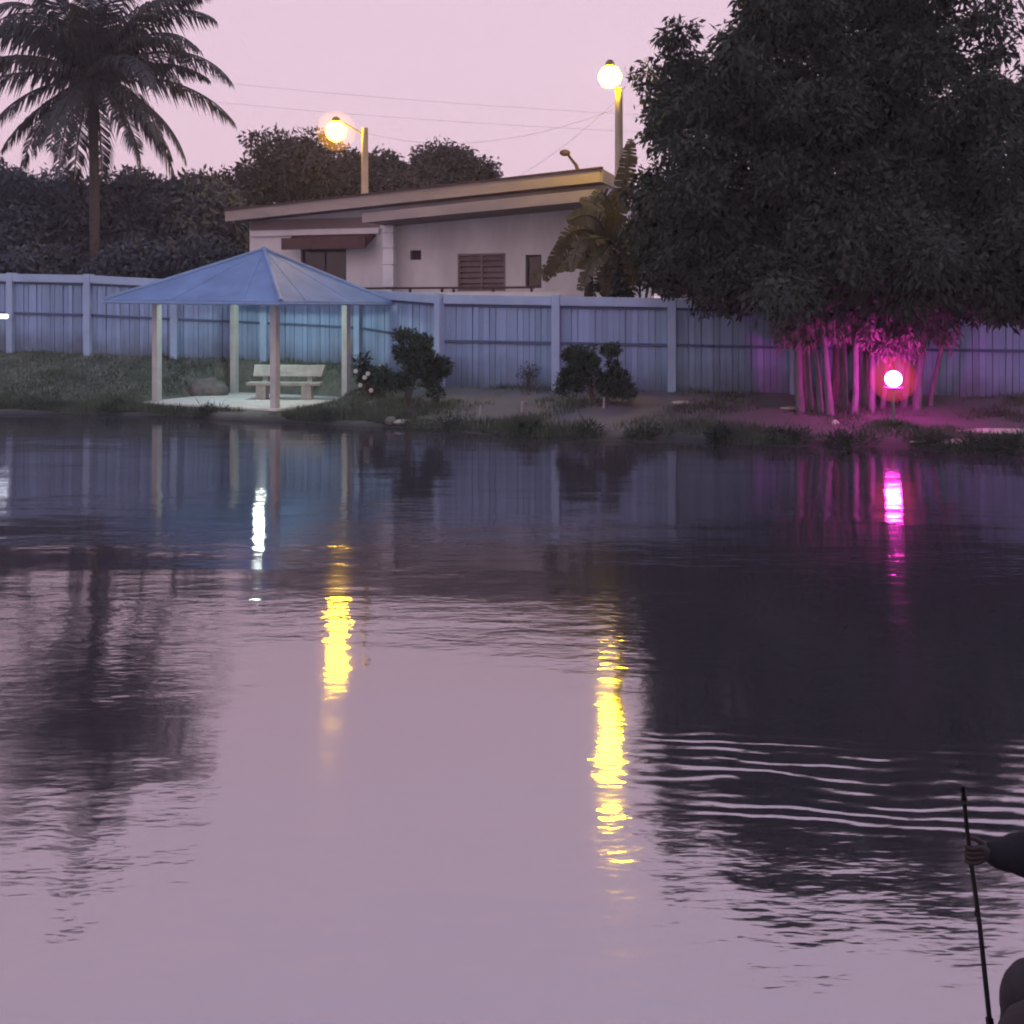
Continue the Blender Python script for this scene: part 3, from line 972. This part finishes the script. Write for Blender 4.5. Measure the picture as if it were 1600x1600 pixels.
for px, lb in ((750, 'short white stake standing left of the small weed'), (815, 'short white stake under the small weed'), (943, 'short white stake in front of the bluish bush')):
    b = P(px, 480, 22.6); b.z = ground_z(b.x, b.y)
    s = MB().tube([b - Vector((0, 0, .05)), b + Vector((0.01, 0, .22)), b + Vector((0.012, 0, .24))], [.026, .022, .012], 7).build('stake', MATS['stake'])
    tag(s, lb, 'stake')

# ================================================================== house
H_L = Vector(((390 - 800) * 32.3 / F, 32.3)); H_R = Vector(((948 - 800) * 28.8 / F, 28.8))
H_E = (H_R - H_L).normalized(); H_N = Vector((H_E.y, -H_E.x))     # outward, to the camera
H_LEN = (H_R - H_L).length
house = empty('house', (H_L.x, H_L.y, 1.0), 'white low house with sloping brown roof behind the fence', 'house')
HG = 1.0


def hp(t, o, z):
    q = H_L + H_E * t + H_N * o
    return Vector((q.x, q.y, z))


def hfac(px, py, o=0.0):
    """photo pixel -> (t, z) on the facade plane moved out by o"""
    A = H_L + H_N * o
    k = (px - 800) / F
    # (A + E t).x = k * (A + E t).y
    t = (k * A.y - A.x) / (H_E.x - k * H_E.y)
    d = A.y + H_E.y * t
    return t, CAM_H - (py - HOR) * d / F


def hbox(t0, t1, o0, o1, z0, z1, z0b=None, z1b=None):
    z0b = z0 if z0b is None else z0b; z1b = z1 if z1b is None else z1b
    return MB().hexa([hp(t0, o1, z0), hp(t1, o1, z0b), hp(t1, o0, z0b), hp(t0, o0, z0)], [hp(t0, o1, z1), hp(t1, o1, z1b), hp(t1, o0, z1b), hp(t0, o0, z1)])


def hrect(x0, y0, x1, y1, o=0.0):
    t0, za = hfac(x0, y0, o); t1, zb = hfac(x1, y1, o)
    _, zc = hfac(x1, y0, o); _, zd = hfac(x0, y1, o)
    return t0, t1, (zb + zd) / 2, (za + zc) / 2       # t0 t1 zlow zhigh


holes = {'door': hrect(470, 389, 541, 452), 'vent': hrect(641, 391, 658, 406), 'louvre': hrect(715, 396, 790, 455), 'side': hrect(821, 398, 846, 450)}
WT = hfac(390, 345)[1]
ts = sorted({0.0, H_LEN} | {h[0] for h in holes.values()} | {h[1] for h in holes.values()})
zs = sorted({HG - .4, WT} | {h[2] for h in holes.values()} | {h[3] for h in holes.values()})
wmb = MB()
DEP = .2
for i in range(len(ts) - 1):
    for j in range(len(zs) - 1):
        tc_, zc_ = (ts[i] + ts[i + 1]) / 2, (zs[j] + zs[j + 1]) / 2
        if any(h[0] < tc_ < h[1] and h[2] < zc_ < h[3] for h in holes.values()): continue
        wmb.quad(hp(ts[i], 0, zs[j]), hp(ts[i + 1], 0, zs[j]), hp(ts[i + 1], 0, zs[j + 1]), hp(ts[i], 0, zs[j + 1]))
for (t0, t1, z0, z1) in holes.values():
    wmb.quad(hp(t0, 0, z0), hp(t0, -DEP, z0), hp(t0, -DEP, z1), hp(t0, 0, z1))
    wmb.quad(hp(t1, 0, z0), hp(t1, -DEP, z0), hp(t1, -DEP, z1), hp(t1, 0, z1))
    wmb.quad(hp(t0, 0, z0), hp(t1, 0, z0), hp(t1, -DEP, z0), hp(t0, -DEP, z0))
    wmb.quad(hp(t0, 0, z1), hp(t1, 0, z1), hp(t1, -DEP, z1), hp(t0, -DEP, z1))
# upper part of the wall follows the roof pitch
tl, zl = hfac(352, 345, .9); tr_, zr = hfac(938, 283, .9)


def roof_under(t): return zl + (zr - zl) * (t - tl) / (tr_ - tl)


wmb.quad(hp(0, 0, WT), hp(H_LEN, 0, WT), hp(H_LEN, 0, roof_under(H_LEN) + .05), hp(0, 0, max(WT, roof_under(0) + .05)))
# side and rear walls
for (t, s) in ((0, 1), (H_LEN, -1)):
    wmb.quad(hp(t, 0, HG - .4), hp(t, -7, HG - .4), hp(t, -7, roof_under(t) + .05), hp(t, 0, roof_under(t) + .05))
wmb.quad(hp(0, -7, HG - .4), hp(H_LEN, -7, HG - .4), hp(H_LEN, -7, roof_under(H_LEN)), hp(0, -7, roof_under(0)))
wmb.build('wall', MATS['wall_white'], house)
# main roof slab, fascia boards
rt0, rt1 = tl, tr_
hbox(rt0, rt1, -7.6, .86, zl + .02, zl + .26, zr + .02, zr + .30).build('roof', MATS['roof_sheet'], house)
hbox(rt0, rt1, .865, .91, zl - .02, zl + .30, zr - .02, zr + .34).build('fascia_board', MATS['fascia'], house)
hbox(rt0, rt1 + .06, .80, .98, zl + .302, zl + .34, zr + .342, zr + .385).build('roof_edge', MATS['dark_frame'], house)
hbox(rt1 + .002, rt1 + .05, -7.6, .86, zr - .02, zr + .34).build('fascia_board', MATS['fascia'], house)
# lower front roof
l0, lz0 = hfac(566, 348, 1.9); l1, lz1 = hfac(932, 313, 1.9)
hbox(l0, l1, .02, 1.86, lz0 + .03, lz0 + .14, lz1 + .03, lz1 + .14).build('lower_roof', MATS['roof_sheet'], house)
hbox(l0, l1, 1.865, 1.91, lz0, lz0 + .26, lz1, lz1 + .30).build('fascia_board', MATS['fascia'], house)
# beam, awning, column
a = hrect(391, 359, 592, 367, .12)
hbox(a[0], a[1], .005, .14, a[2], a[3]).build('lintel_beam', MATS['wall_trim'], house)
a2 = hrect(391, 344, 592, 357, .05)
hbox(a2[0], a2[1], .005, .06, a2[2], max(a2[3], WT)).build('brown_strip', MATS['brown_strip'], house)  # brown strip across the wall between roof and lintel beam
a = hrect(441, 370, 572, 388, .7)
aw = MB()
aw.hexa([hp(a[0], .75, a[2]), hp(a[1], .75, a[2]), hp(a[1], .70, a[2]), hp(a[0], .70, a[2])], [hp(a[0], .12, a[3] + .10), hp(a[1], .12, a[3] + .10), hp(a[1], .02, a[3] + .05), hp(a[0], .02, a[3] + .05)])
hbox(a[0], a[1], .70, .76, a[2] - .02, a[3] - .02).build('awning_valance', MATS['awning'], house)
aw.build('awning', MATS['awning'], house)
cz = [449, 414, 388, 364, 352]
for k in range(4):
    a = hrect(598, cz[k + 1], 615, cz[k], .5)
    hbox(a[0], a[1], .26, .52, a[2] + .012, a[3] - .012).build('column_block', MATS['wall_trim'], house, bevel=0.015)
a = hrect(600, 352, 613, 452, .5)
zc0 = a[2] - 1.5
hbox(a[0] + .02, a[1] - .02, .29, .49, zc0, lz0 + .1).build('column_core', MATS['wall_white'], house)
# door / windows
def window(name, key, frame_m, mull=0):
    t0, t1, z0, z1 = holes[key]
    fr = MB()
    w = .06
    for (a0, a1, b0, b1) in ((t0, t0 + w, z0, z1), (t1 - w, t1, z0, z1), (t0 + w, t1 - w, z0, z0 + w), (t0 + w, t1 - w, z1 - w, z1)):
        fr.hexa([hp(a0, -.10, b0), hp(a1, -.10, b0), hp(a1, -.15, b0), hp(a0, -.15, b0)], [hp(a0, -.10, b1), hp(a1, -.10, b1), hp(a1, -.15, b1), hp(a0, -.15, b1)])
    f_ = fr.build(name, frame_m, house)
    n = mull + 1
    for k in range(n):
        a0 = t0 + w + (t1 - t0 - 2 * w) * k / n; a1 = t0 + w + (t1 - t0 - 2 * w) * (k + 1) / n
        g = hbox(a0 + .015, a1 - .015, -.145, -.135, z0 + w, z1 - w).build('pane', MATS['glass_dark'], f_)
        if k: hbox(a0 - .015, a0 + .015, -.15, -.10, z0 + w, z1 - w).build('mullion', frame_m, f_)
    return f_


window('door', 'door', MATS['dark_frame'], 1)
window('window', 'side', MATS['dark_frame'], 0)
t0, t1, z0, z1 = holes['vent']
vt = hbox(t0, t1, -.16, -.14, z0, z1).build('vent', MATS['dark_frame'], house)
for k in range(3):
    zz = z0 + (z1 - z0) * (k + .5) / 3
    hbox(t0 + .01, t1 - .01, -.13, -.05, zz - .012, zz + .012).build('slat', MATS['dark_frame'], vt)
t0, t1, z0, z1 = holes['louvre']
lw = MB()
for (a0, a1, b0, b1) in ((t0, t0 + .06, z0, z1), (t1 - .06, t1, z0, z1), (t0 + .06, t1 - .06, z0, z0 + .06), (t0 + .06, t1 - .06, z1 - .06, z1), ((t0 + t1) / 2 - .03, (t0 + t1) / 2 + .03, z0 + .06, z1 - .06)):
    lw.hexa([hp(a0, -.01, b0), hp(a1, -.01, b0), hp(a1, -.1, b0), hp(a0, -.1, b0)], [hp(a0, -.01, b1), hp(a1, -.01, b1), hp(a1, -.1, b1), hp(a0, -.1, b1)])
lwo = lw.build('louvre_window', MATS['louvre'], house)
hbox(t0, t1, -.18, -.17, z0, z1).build('pane', MATS['glass_dark'], lwo)
for k in range(6):
    zz = z0 + .06 + (z1 - z0 - .12) * (k + .5) / 6
    hh = (z1 - z0 - .12) / 12
    for (a0, a1) in ((t0 + .062, (t0 + t1) / 2 - .032), ((t0 + t1) / 2 + .032, t1 - .062)):
        m = MB()
        m.hexa([hp(a0, .02, zz - hh * .8), hp(a1, .02, zz - hh * .8), hp(a1, .005, zz - hh * .8), hp(a0, .005, zz - hh * .8)],
               [hp(a0, -.09, zz + hh * .75), hp(a1, -.09, zz + hh * .75), hp(a1, -.105, zz + hh * .75), hp(a0, -.105, zz + hh * .75)])
        m.build('slat', MATS['louvre'], lwo)
# terrace parapet with dark rail
a = hrect(555, 451, 880, 470, 1.4)
b0 = hfac(555, 447, 1.4); b1 = hfac(835, 449, 1.4)
par = empty('terrace_wall', hp(a[0], 1.4, HG), 'low white terrace wall with a dark rail in front of the house', 'wall')
hbox(a[0], a[1], 1.3, 1.42, HG - .3, b1[1] - .12).build('wall', MATS['wall_white'], par)
hbox(b0[0], b1[0], 1.33, 1.40, b1[1] - .03, b1[1] + .03).build('handrail', MATS['dark_frame'], par)
for px in (562, 640, 690, 708, 770, 830):
    t = hfac(px, 450, 1.4)[0]
    hbox(t - .035, t + .035, 1.34, 1.39, b1[1] - .125, b1[1] - .028).build('baluster', MATS['dark_frame'], par)
# small dish on the roof
rb = P(903, 265, 28.6)
dish = empty('roof_dish', rb, 'small dark dish on a bent stalk at the roof edge', 'antenna')
MB().tube([rb + Vector((.02, 0, -.1)), rb + Vector((-.05, 0, .12)), rb + Vector((-.18, 0, .28)), rb + Vector((-.28, 0, .42))], [.06, .05, .04, .035], 7).build('stalk', MATS['dark_frame'], dish, smooth=True)
MB().ball(rb + Vector((-.36, -.02, .46)), .15, 12, 8, (1, .5, .62)).build('dish', MATS['dark_frame'], dish, smooth=True)

# ================================================================== street lamps and wires
def street_lamp(label, lamp, pole_top, r, glow, foot_px_d, pr):
    base = Vector((pole_top.x, pole_top.y, ground_z(pole_top.x, pole_top.y)))
    root = empty('street_lamp', base, label, 'street lamp')
    MB().tube([base - Vector((0, 0, .3)), base.lerp(pole_top, .5), pole_top], [pr * 1.25, pr, pr * .8], 10).build('pole', MATS['concrete_pole'], root, smooth=True)
    arm0 = pole_top - Vector((0, 0, .25))
    d_ = (lamp - arm0)
    MB().tube([arm0, arm0 + d_ * .5 + Vector((0, 0, .22)), lamp + Vector((0, 0, r + .05))], .03, 7).build('arm', MATS['dark_frame'], root, smooth=True)
    MB().tube([lamp + Vector((0, 0, r * .92)), lamp + Vector((0, 0, r + .10)), lamp + Vector((0, 0, r + .14))], [r * .5, r * .35, .06], 12).build('lamp_cap', MATS['dark_frame'], root)
    MB().ball(lamp, r, 20, 14).build('bulb' if glow == 'sodium_glow' else 'globe', MATS[glow], root, smooth=True)
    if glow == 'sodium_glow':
        MB().ball(lamp, r * 2.0, 24, 16).build('glow_halo', MATS['amber_halo'], root, smooth=True)  # added halo of bloom around the bulb, not a real globe
    return root


L1 = P(525, 205, 33.7); T1 = P(570, 200, 33.7)
street_lamp('orange street lamp on a lit pole behind the roof', L1, T1, .33, 'sodium_glow', None, .13)
L2 = P(953, 120, 26.2); T2 = P(967, 138, 26.6)
street_lamp('tall pale yellow street lamp beside the banana leaves', L2, T2, .28, 'sodium_glow_pale', None, .12)


def wire(label, a, b, sag):
    pts = []
    for k in range(17):
        s = k / 16
        p = a.lerp(b, s); p.z -= sag * 4 * s * (1 - s)
        pts.append(p)
    o = MB().tube(pts, .004, 5).build('power_line', MATS['wire'])
    tag(o, label, 'wire')


wire('thin power line sloping from the lamp pole down to the roof', T2 - Vector((0, 0, .25)), P(800, 281, 28.6), .15)
wire('thin power line between the two street lamp poles', T1 - Vector((0, 0, .15)), T2 - Vector((0, 0, .5)), .6)
wire('faint power line crossing the pink sky above the house', P(-200, 95, 40), P(1250, 215, 36), .5)
wire('faint upper power line crossing the pink sky', P(-200, 60, 40), P(1250, 190, 36), .5)

# ================================================================== banana plant
bp0 = P(952, 470, 26.0); bp0.z = ground_z(bp0.x, bp0.y)
ban = empty('banana_plant', bp0, 'banana plant with one upright leaf and torn drooping leaves below the tall lamp', 'banana plant')
crown = P(950, 372, 26.0)
for k, (ox, oy) in enumerate(((0, 0), (-.55, .2), (.5, -.2))):
    a = bp0 + Vector((ox, oy, 0)); b = crown + Vector((ox * .8, oy, -.2 * k))
    MB().tube([a - Vector((0, 0, .2)), a.lerp(b, .5), b], [.17, .14, .09], 9).build('stem', MATS['leaf_banana'], ban, smooth=True)


def banana_leaf(pts, w, seed, tilt=0.0):
    rd = random.Random(seed)
    pts = [Vector(p) for p in pts]
    # smooth path
    path = []
    n = 16
    for k in range(n + 1):
        s = k / n * (len(pts) - 1); i = min(int(s), len(pts) - 2); fr = s - i
        p0 = pts[max(i - 1, 0)]; p1 = pts[i]; p2 = pts[i + 1]; p3 = pts[min(i + 2, len(pts) - 1)]
        path.append(.5 * ((2 * p1) + (p2 - p0) * fr + (2 * p0 - 5 * p1 + 4 * p2 - p3) * fr ** 2 + (3 * p1 - p0 - 3 * p2 + p3) * fr ** 3))
    m = MB()
    m.tube(path, [.03 * (1 - .8 * k / n) + .004 for k in range(n + 1)], 5)
    for sg in (-1, 1):
        for k in range(1, n):
            for h in range(2):
                s = (k + h * .5) / n
                i = min(int(s * n), n - 1)
                q = path[i].lerp(path[i + 1], s * n - i)
                t = (path[i + 1] - path[i]).normalized()
                view = Vector((math.sin(tilt), -math.cos(tilt), .25)).normalized()
                sd = t.cross(view).normalized() * sg
                ww = w * math.sin(math.pi * min(1, .10 + .88 * s)) ** .6 * rd.uniform(.85, 1.05)
                fall = Vector((0, 0, -ww * rd.uniform(.05, .35))) + view * rd.uniform(-.1, .1) * ww
                hw = (path[i + 1] - path[i]).length * .26
                e = q + sd * ww + fall + t * ww * .15
                m.quad(q - t * hw, q + t * hw, e + t * hw * .9, e - t * hw * .9)
    m.build('leaf', MATS['leaf_banana'], ban)


D = 26.0
banana_leaf([crown, P(968, 320, D), P(980, 262, D), P(986, 216, D)], .28, 1)
banana_leaf([crown, P(935, 345, D - .3), P(915, 336, D - .8), P(885, 345, D - 1.2)], .30, 2, .3)
banana_leaf([crown, P(925, 360, D - .2), P(895, 362, D - .5), P(868, 392, D - .7)], .26, 3)
banana_leaf([crown, P(915, 385, D - .5), P(880, 385, D - .9), P(850, 440, D - 1.0)], .26, 4, .5)
banana_leaf([crown, P(960, 350, D + .3), P(930, 318, D + .5), P(905, 312, D + .6)], .22, 5)
banana_leaf([crown, P(985, 350, D), P(1010, 345, D - .3), P(1040, 385, D - .4)], .28, 6)
banana_leaf([crown, P(945, 390, D - .6), P(925, 410, D - .9), P(905, 455, D - 1.0)], .25, 7, -.3)
banana_leaf([crown, P(975, 380, D - .5), P(985, 405, D - .7), P(990, 455, D - .8)], .25, 8, .2)
banana_leaf([crown, P(935, 400, D + .5), P(885, 410, D + .6), P(832, 430, D + .6)], .24, 9)
banana_leaf([crown, P(958, 330, D - .4), P(940, 300, D - .8), P(925, 318, D - 1.1)], .22, 10, .2)
banana_leaf([crown, P(930, 372, D - .8), P(905, 380, D - 1.0), P(893, 425, D - 1.1)], .22, 11, -.2)
banana_leaf([crown, P(955, 395, D - .6), P(945, 420, D - .8), P(948, 462, D - .9)], .24, 12, .1)
c = P(1010, 470, 25.6); c.z = ground_z(c.x, c.y)
tree('bushy_shrub', 'olive bushy shrub behind the fence under the banana leaves', 'shrub', c, env_px([(1000, 405, 55, 60), (1040, 430, 60, 40), (960, 440, 40, 30)], 25.7, .7), 6500, .16, .06, MATS['leaf_tree'], MATS['bark'], 50, .2, .4, 71, .06)

c = P(1180, 470, 26.2); c.z = ground_z(c.x, c.y)
tree('bushy_shrub', 'dark bushy shrub behind the fence under the left side of the huge tree', 'shrub', c, env_px([(1100, 440, 75, 45), (1200, 440, 80, 45), (1290, 445, 60, 40)], 26.2, .8), 9000, .17, .065, MATS['leaf_tree'], MATS['bark'], 70, .22, .45, 73, .06)

# ================================================================== magenta lamp by the stems, tube lamp on the fence
RL = P(1396, 592, 20.6)
rz_ = ground_z(RL.x, RL.y)
red = empty('garden_lamp', (RL.x, RL.y, rz_), 'glowing magenta garden lamp on a short stake beside the stems', 'lamp')
MB().ball(RL, .16, 18, 12).build('bulb', MATS['red_glow'], red, smooth=True)
MB().ball(RL, .46, 28, 18).build('glow_halo', MATS['red_halo'], red, smooth=True)  # bloom halo added round the bulb, no glass here
MB().tube([Vector((RL.x, RL.y, rz_ - .1)), RL - Vector((0, 0, .165))], [.03, .03], 8).build('stake', MATS['metal_grey'], red)
MB().tube([RL - Vector((0, 0, .21)), RL - Vector((0, 0, .175)), RL - Vector((0, 0, .165))], [.05, .19, .19], 16).build('collar', MATS['dark_frame'], red)  # disc added below the bulb to block its downward light

ta, tb = P(-32, 494, 28.15), P(10, 495, 27.95)
tl_ = empty('tube_lamp', ta, 'short white tube lamp fixed to the fence at the left edge', 'lamp')
MB().tube([ta, tb], .045, 8).build('tube', MATS['tube_glow'], tl_, smooth=True)
MB().box((-.02, .05, -.06), ((tb - ta).length + .02, .11, .06), math.atan2(tb.y - ta.y, tb.x - ta.x), ta).build('fitting', MATS['wall_trim'], tl_)

# ================================================================== person with a rod, near right
def person():
    me = bpy.data.meshes.new('person')
    J = {}
    V, E, R = [], [], []

    def add(name, co, r, par=None):
        J[name] = len(V); V.append(co); R.append(r)
        if par is not None: E.append((J[par], J[name]))
    add('pelvis', (2.00, 2.72, .38), .145)
    add('waist', (2.03, 2.72, .56), .130, 'pelvis')
    add('chest', (2.00, 2.74, .80), .150, 'waist')
    add('collar', (1.95, 2.75, .94), .080, 'chest')
    add('neck', (1.92, 2.76, 1.02), .055, 'collar')
    add('skull', (1.88, 2.77, 1.12), .085, 'neck')
    add('crown', (1.87, 2.77, 1.21), .078, 'skull')
    # right arm reaches to the rod
    add('sh1', (1.93, 2.92, .90), .065, 'collar')
    add('el1', (1.66, 3.05, .985), .052, 'sh1')
    add('fa1', (1.53, 3.03, .995), .040, 'el1')
    add('wr1', (1.435, 3.01, 1.015), .022, 'fa1')
    add('palm1', (1.385, 3.005, 1.02), .020, 'wr1')
    # other arm rests on the far knee
    add('sh2', (1.96, 2.57, .88), .065, 'collar')
    add('el2', (1.80, 2.50, .68), .048, 'sh2')
    add('wr2', (1.60, 2.58, .66), .030, 'el2')
    add('palm2', (1.54, 2.60, .665), .030, 'wr2')
    for s, y, kx in ((1, 2.80, 1.43), (2, 3.02, 1.53)):
        add('hip%d' % s, (1.92, 2.62 if s == 1 else 2.86, .37), .095, 'pelvis')
        add('kn%d' % s, (kx, y + .10, .555 if s == 1 else .59), .078, 'hip%d' % s)
        add('ca%d' % s, (kx + .02, y + .10, .41), .058, 'kn%d' % s)
        add('an%d' % s, (kx + .03, y + .10, .30), .040, 'ca%d' % s)
        add('to%d' % s, (kx - .16, y + .12, .275), .035, 'an%d' % s)
    # fingers: four curl round the rod, the thumb leaves the side of the palm
    for k in range(4):
        z = 1.040 - .014 * k
        add('f%da' % k, (1.350, 2.994, z), .0080, 'palm1')
        add('f%db' % k, (1.326, 2.988, z - .002), .0072, 'f%da' % k)
        add('f%dc' % k, (1.314, 3.006, z - .004), .0066, 'f%db' % k)
        add('f%dd' % k, (1.330, 3.020, z - .006), .006, 'f%dc' % k)
    add('t0', (1.370, 3.022, 1.038), .009, 'palm1')
    add('t1', (1.350, 3.026, 1.050), .008, 't0')
    add('t2', (1.330, 3.020, 1.054), .007, 't1')
    for k in range(4):
        add('g%da' % k, (1.505, 2.575 + .018 * k, .668), .0095, 'palm2')
        add('g%db' % k, (1.475, 2.572 + .020 * k, .655), .0085, 'g%da' % k)
        add('g%dc' % k, (1.462, 2.572 + .020 * k, .632), .0075, 'g%db' % k)
    add('h0', (1.53, 2.635, .66), .011, 'palm2'); add('h1', (1.50, 2.655, .65), .009, 'h0')
    me.from_pydata([Vector(v) for v in V], E, [])
    o = bpy.data.objects.new('person', me)
    COL.objects.link(o)
    me.materials.append(MATS['skin'])
    sk = o.modifiers.new('skin', 'SKIN')
    sk.use_smooth_shade = True
    for i, r in enumerate(R):
        me.skin_vertices[0].data[i].radius = (r, r)
    me.skin_vertices[0].data[0].use_root = True
    ss = o.modifiers.new('subsurf', 'SUBSURF'); ss.levels = 2; ss.render_levels = 2
    tag(o, 'person in dark clothes sitting on the near bank, hand gripping a thin rod', 'person')

    def cloth(name, chains, m):
        b = bpy.data.meshes.new(name)
        vv, ee, rr = [], [], []
        idx = {}
        for ch in chains:
            prev = None
            for nm, co, r in ch:
                if nm not in idx:
                    idx[nm] = len(vv); vv.append(co); rr.append(r)
                if prev is not None: ee.append((idx[prev], idx[nm]))
                prev = nm
        b.from_pydata([Vector(c) for c in vv], ee, [])
        q = bpy.data.objects.new(name, b); COL.objects.link(q); q.parent = o
        b.materials.append(m)
        k = q.modifiers.new('skin', 'SKIN'); k.use_smooth_shade = True
        for i, r in enumerate(rr): b.skin_vertices[0].data[i].radius = (r, r)
        b.skin_vertices[0].data[0].use_root = True
        s = q.modifiers.new('subsurf', 'SUBSURF'); s.levels = 3; s.render_levels = 4
        tx = bpy.data.textures.new(name + '_folds', 'CLOUDS'); tx.noise_scale = .09
        dm = q.modifiers.new('folds', 'DISPLACE'); dm.texture = tx; dm.strength = .022; dm.mid_level = .4
        return q

    def g(nm, dr): return (nm, V[J[nm]], R[J[nm]] + dr)
    cloth('shirt', [[g('waist', .03), g('chest', .028), ('collar', V[J['collar']], .10)],
                    [('collar', V[J['collar']], .10), g('sh1', .028), g('el1', .058), g('fa1', .040), ('cuff1', (1.40, 3.010, 1.018), .034), ('cuff1b', (1.368, 3.006, 1.02), .020)],
                    [('collar', V[J['collar']], .10), g('sh2', .028), g('el2', .028), ('cuff2', (1.66, 2.555, .665), .048)]], MATS['shirt'])
    cloth('trousers', [[g('waist', .026), g('pelvis', .03), g('hip1', .03), g('kn1', .085), g('ca1', .026), g('an1', .026)],
                       [g('pelvis', .03), g('hip2', .03), g('kn2', .024), g('ca2', .026), g('an2', .026)]], MATS['trousers'])
    hr = MB().ball((1.89, 2.77, 1.175), .125, 16, 10, (1.0, .88, .95))
    h = hr.build('hair', MATS['hair'], o, smooth=True)
    fc = MB().tube([(1.775, 2.77, 1.125), (1.755, 2.77, 1.098), (1.785, 2.77, 1.090)], [.010, .016, .012], 8)
    fc.build('nose', MATS['skin'], o, smooth=True)


person()
rt = P(1504, 1228, 3.0); rbm = P(1546, 1592, 3.0)
dirv = (rbm - rt)
rod = empty('fishing_rod', rt + dirv * 1.22, 'thin dark rod held upright at the lower right', 'rod')
rp_ = [rt, rt + dirv * .25 + Vector((-.002, 0, 0)), rt + dirv * .6 + Vector((.003, 0, 0)), rt + dirv, rt + dirv * 1.22]
MB().tube(rp_, [.0062, .0066, .0072, .0076, .0080], 8).build('shaft', MATS['rod'], rod, smooth=True)
MB().tube([rt + dirv * 1.0, rt + dirv * 1.22], [.0115, .0125], 8).build('grip', MATS['rod'], rod, smooth=True)
for s in (.06, .30, .55):
    q = rt + dirv * s
    MB().tube([q - dirv * .010, q + dirv * .010], .0092, 8).build('guide_ring', MATS['rod'], rod, smooth=True)

# ================================================================== evening haze
hz = MB().box((-150, -12, -1.0), (150, 120, 16.0))
hzo = hz.build('haze', None)
hm = bpy.data.materials.new('haze'); hm.use_nodes = True
hn, hl = hm.node_tree.nodes, hm.node_tree.links
hn.remove(hn['Principled BSDF'])
pv = hn.new('ShaderNodeVolumePrincipled')
pv.inputs['Color'].default_value = (.92, .90, .96, 1)
pv.inputs['Density'].default_value = 0.0013
hl.new(pv.outputs[0], hn['Material Output'].inputs['Volume'])
hzo.data.materials.append(hm)
tag(hzo, 'thin evening haze over the pond and garden', 'haze', kind='stuff')
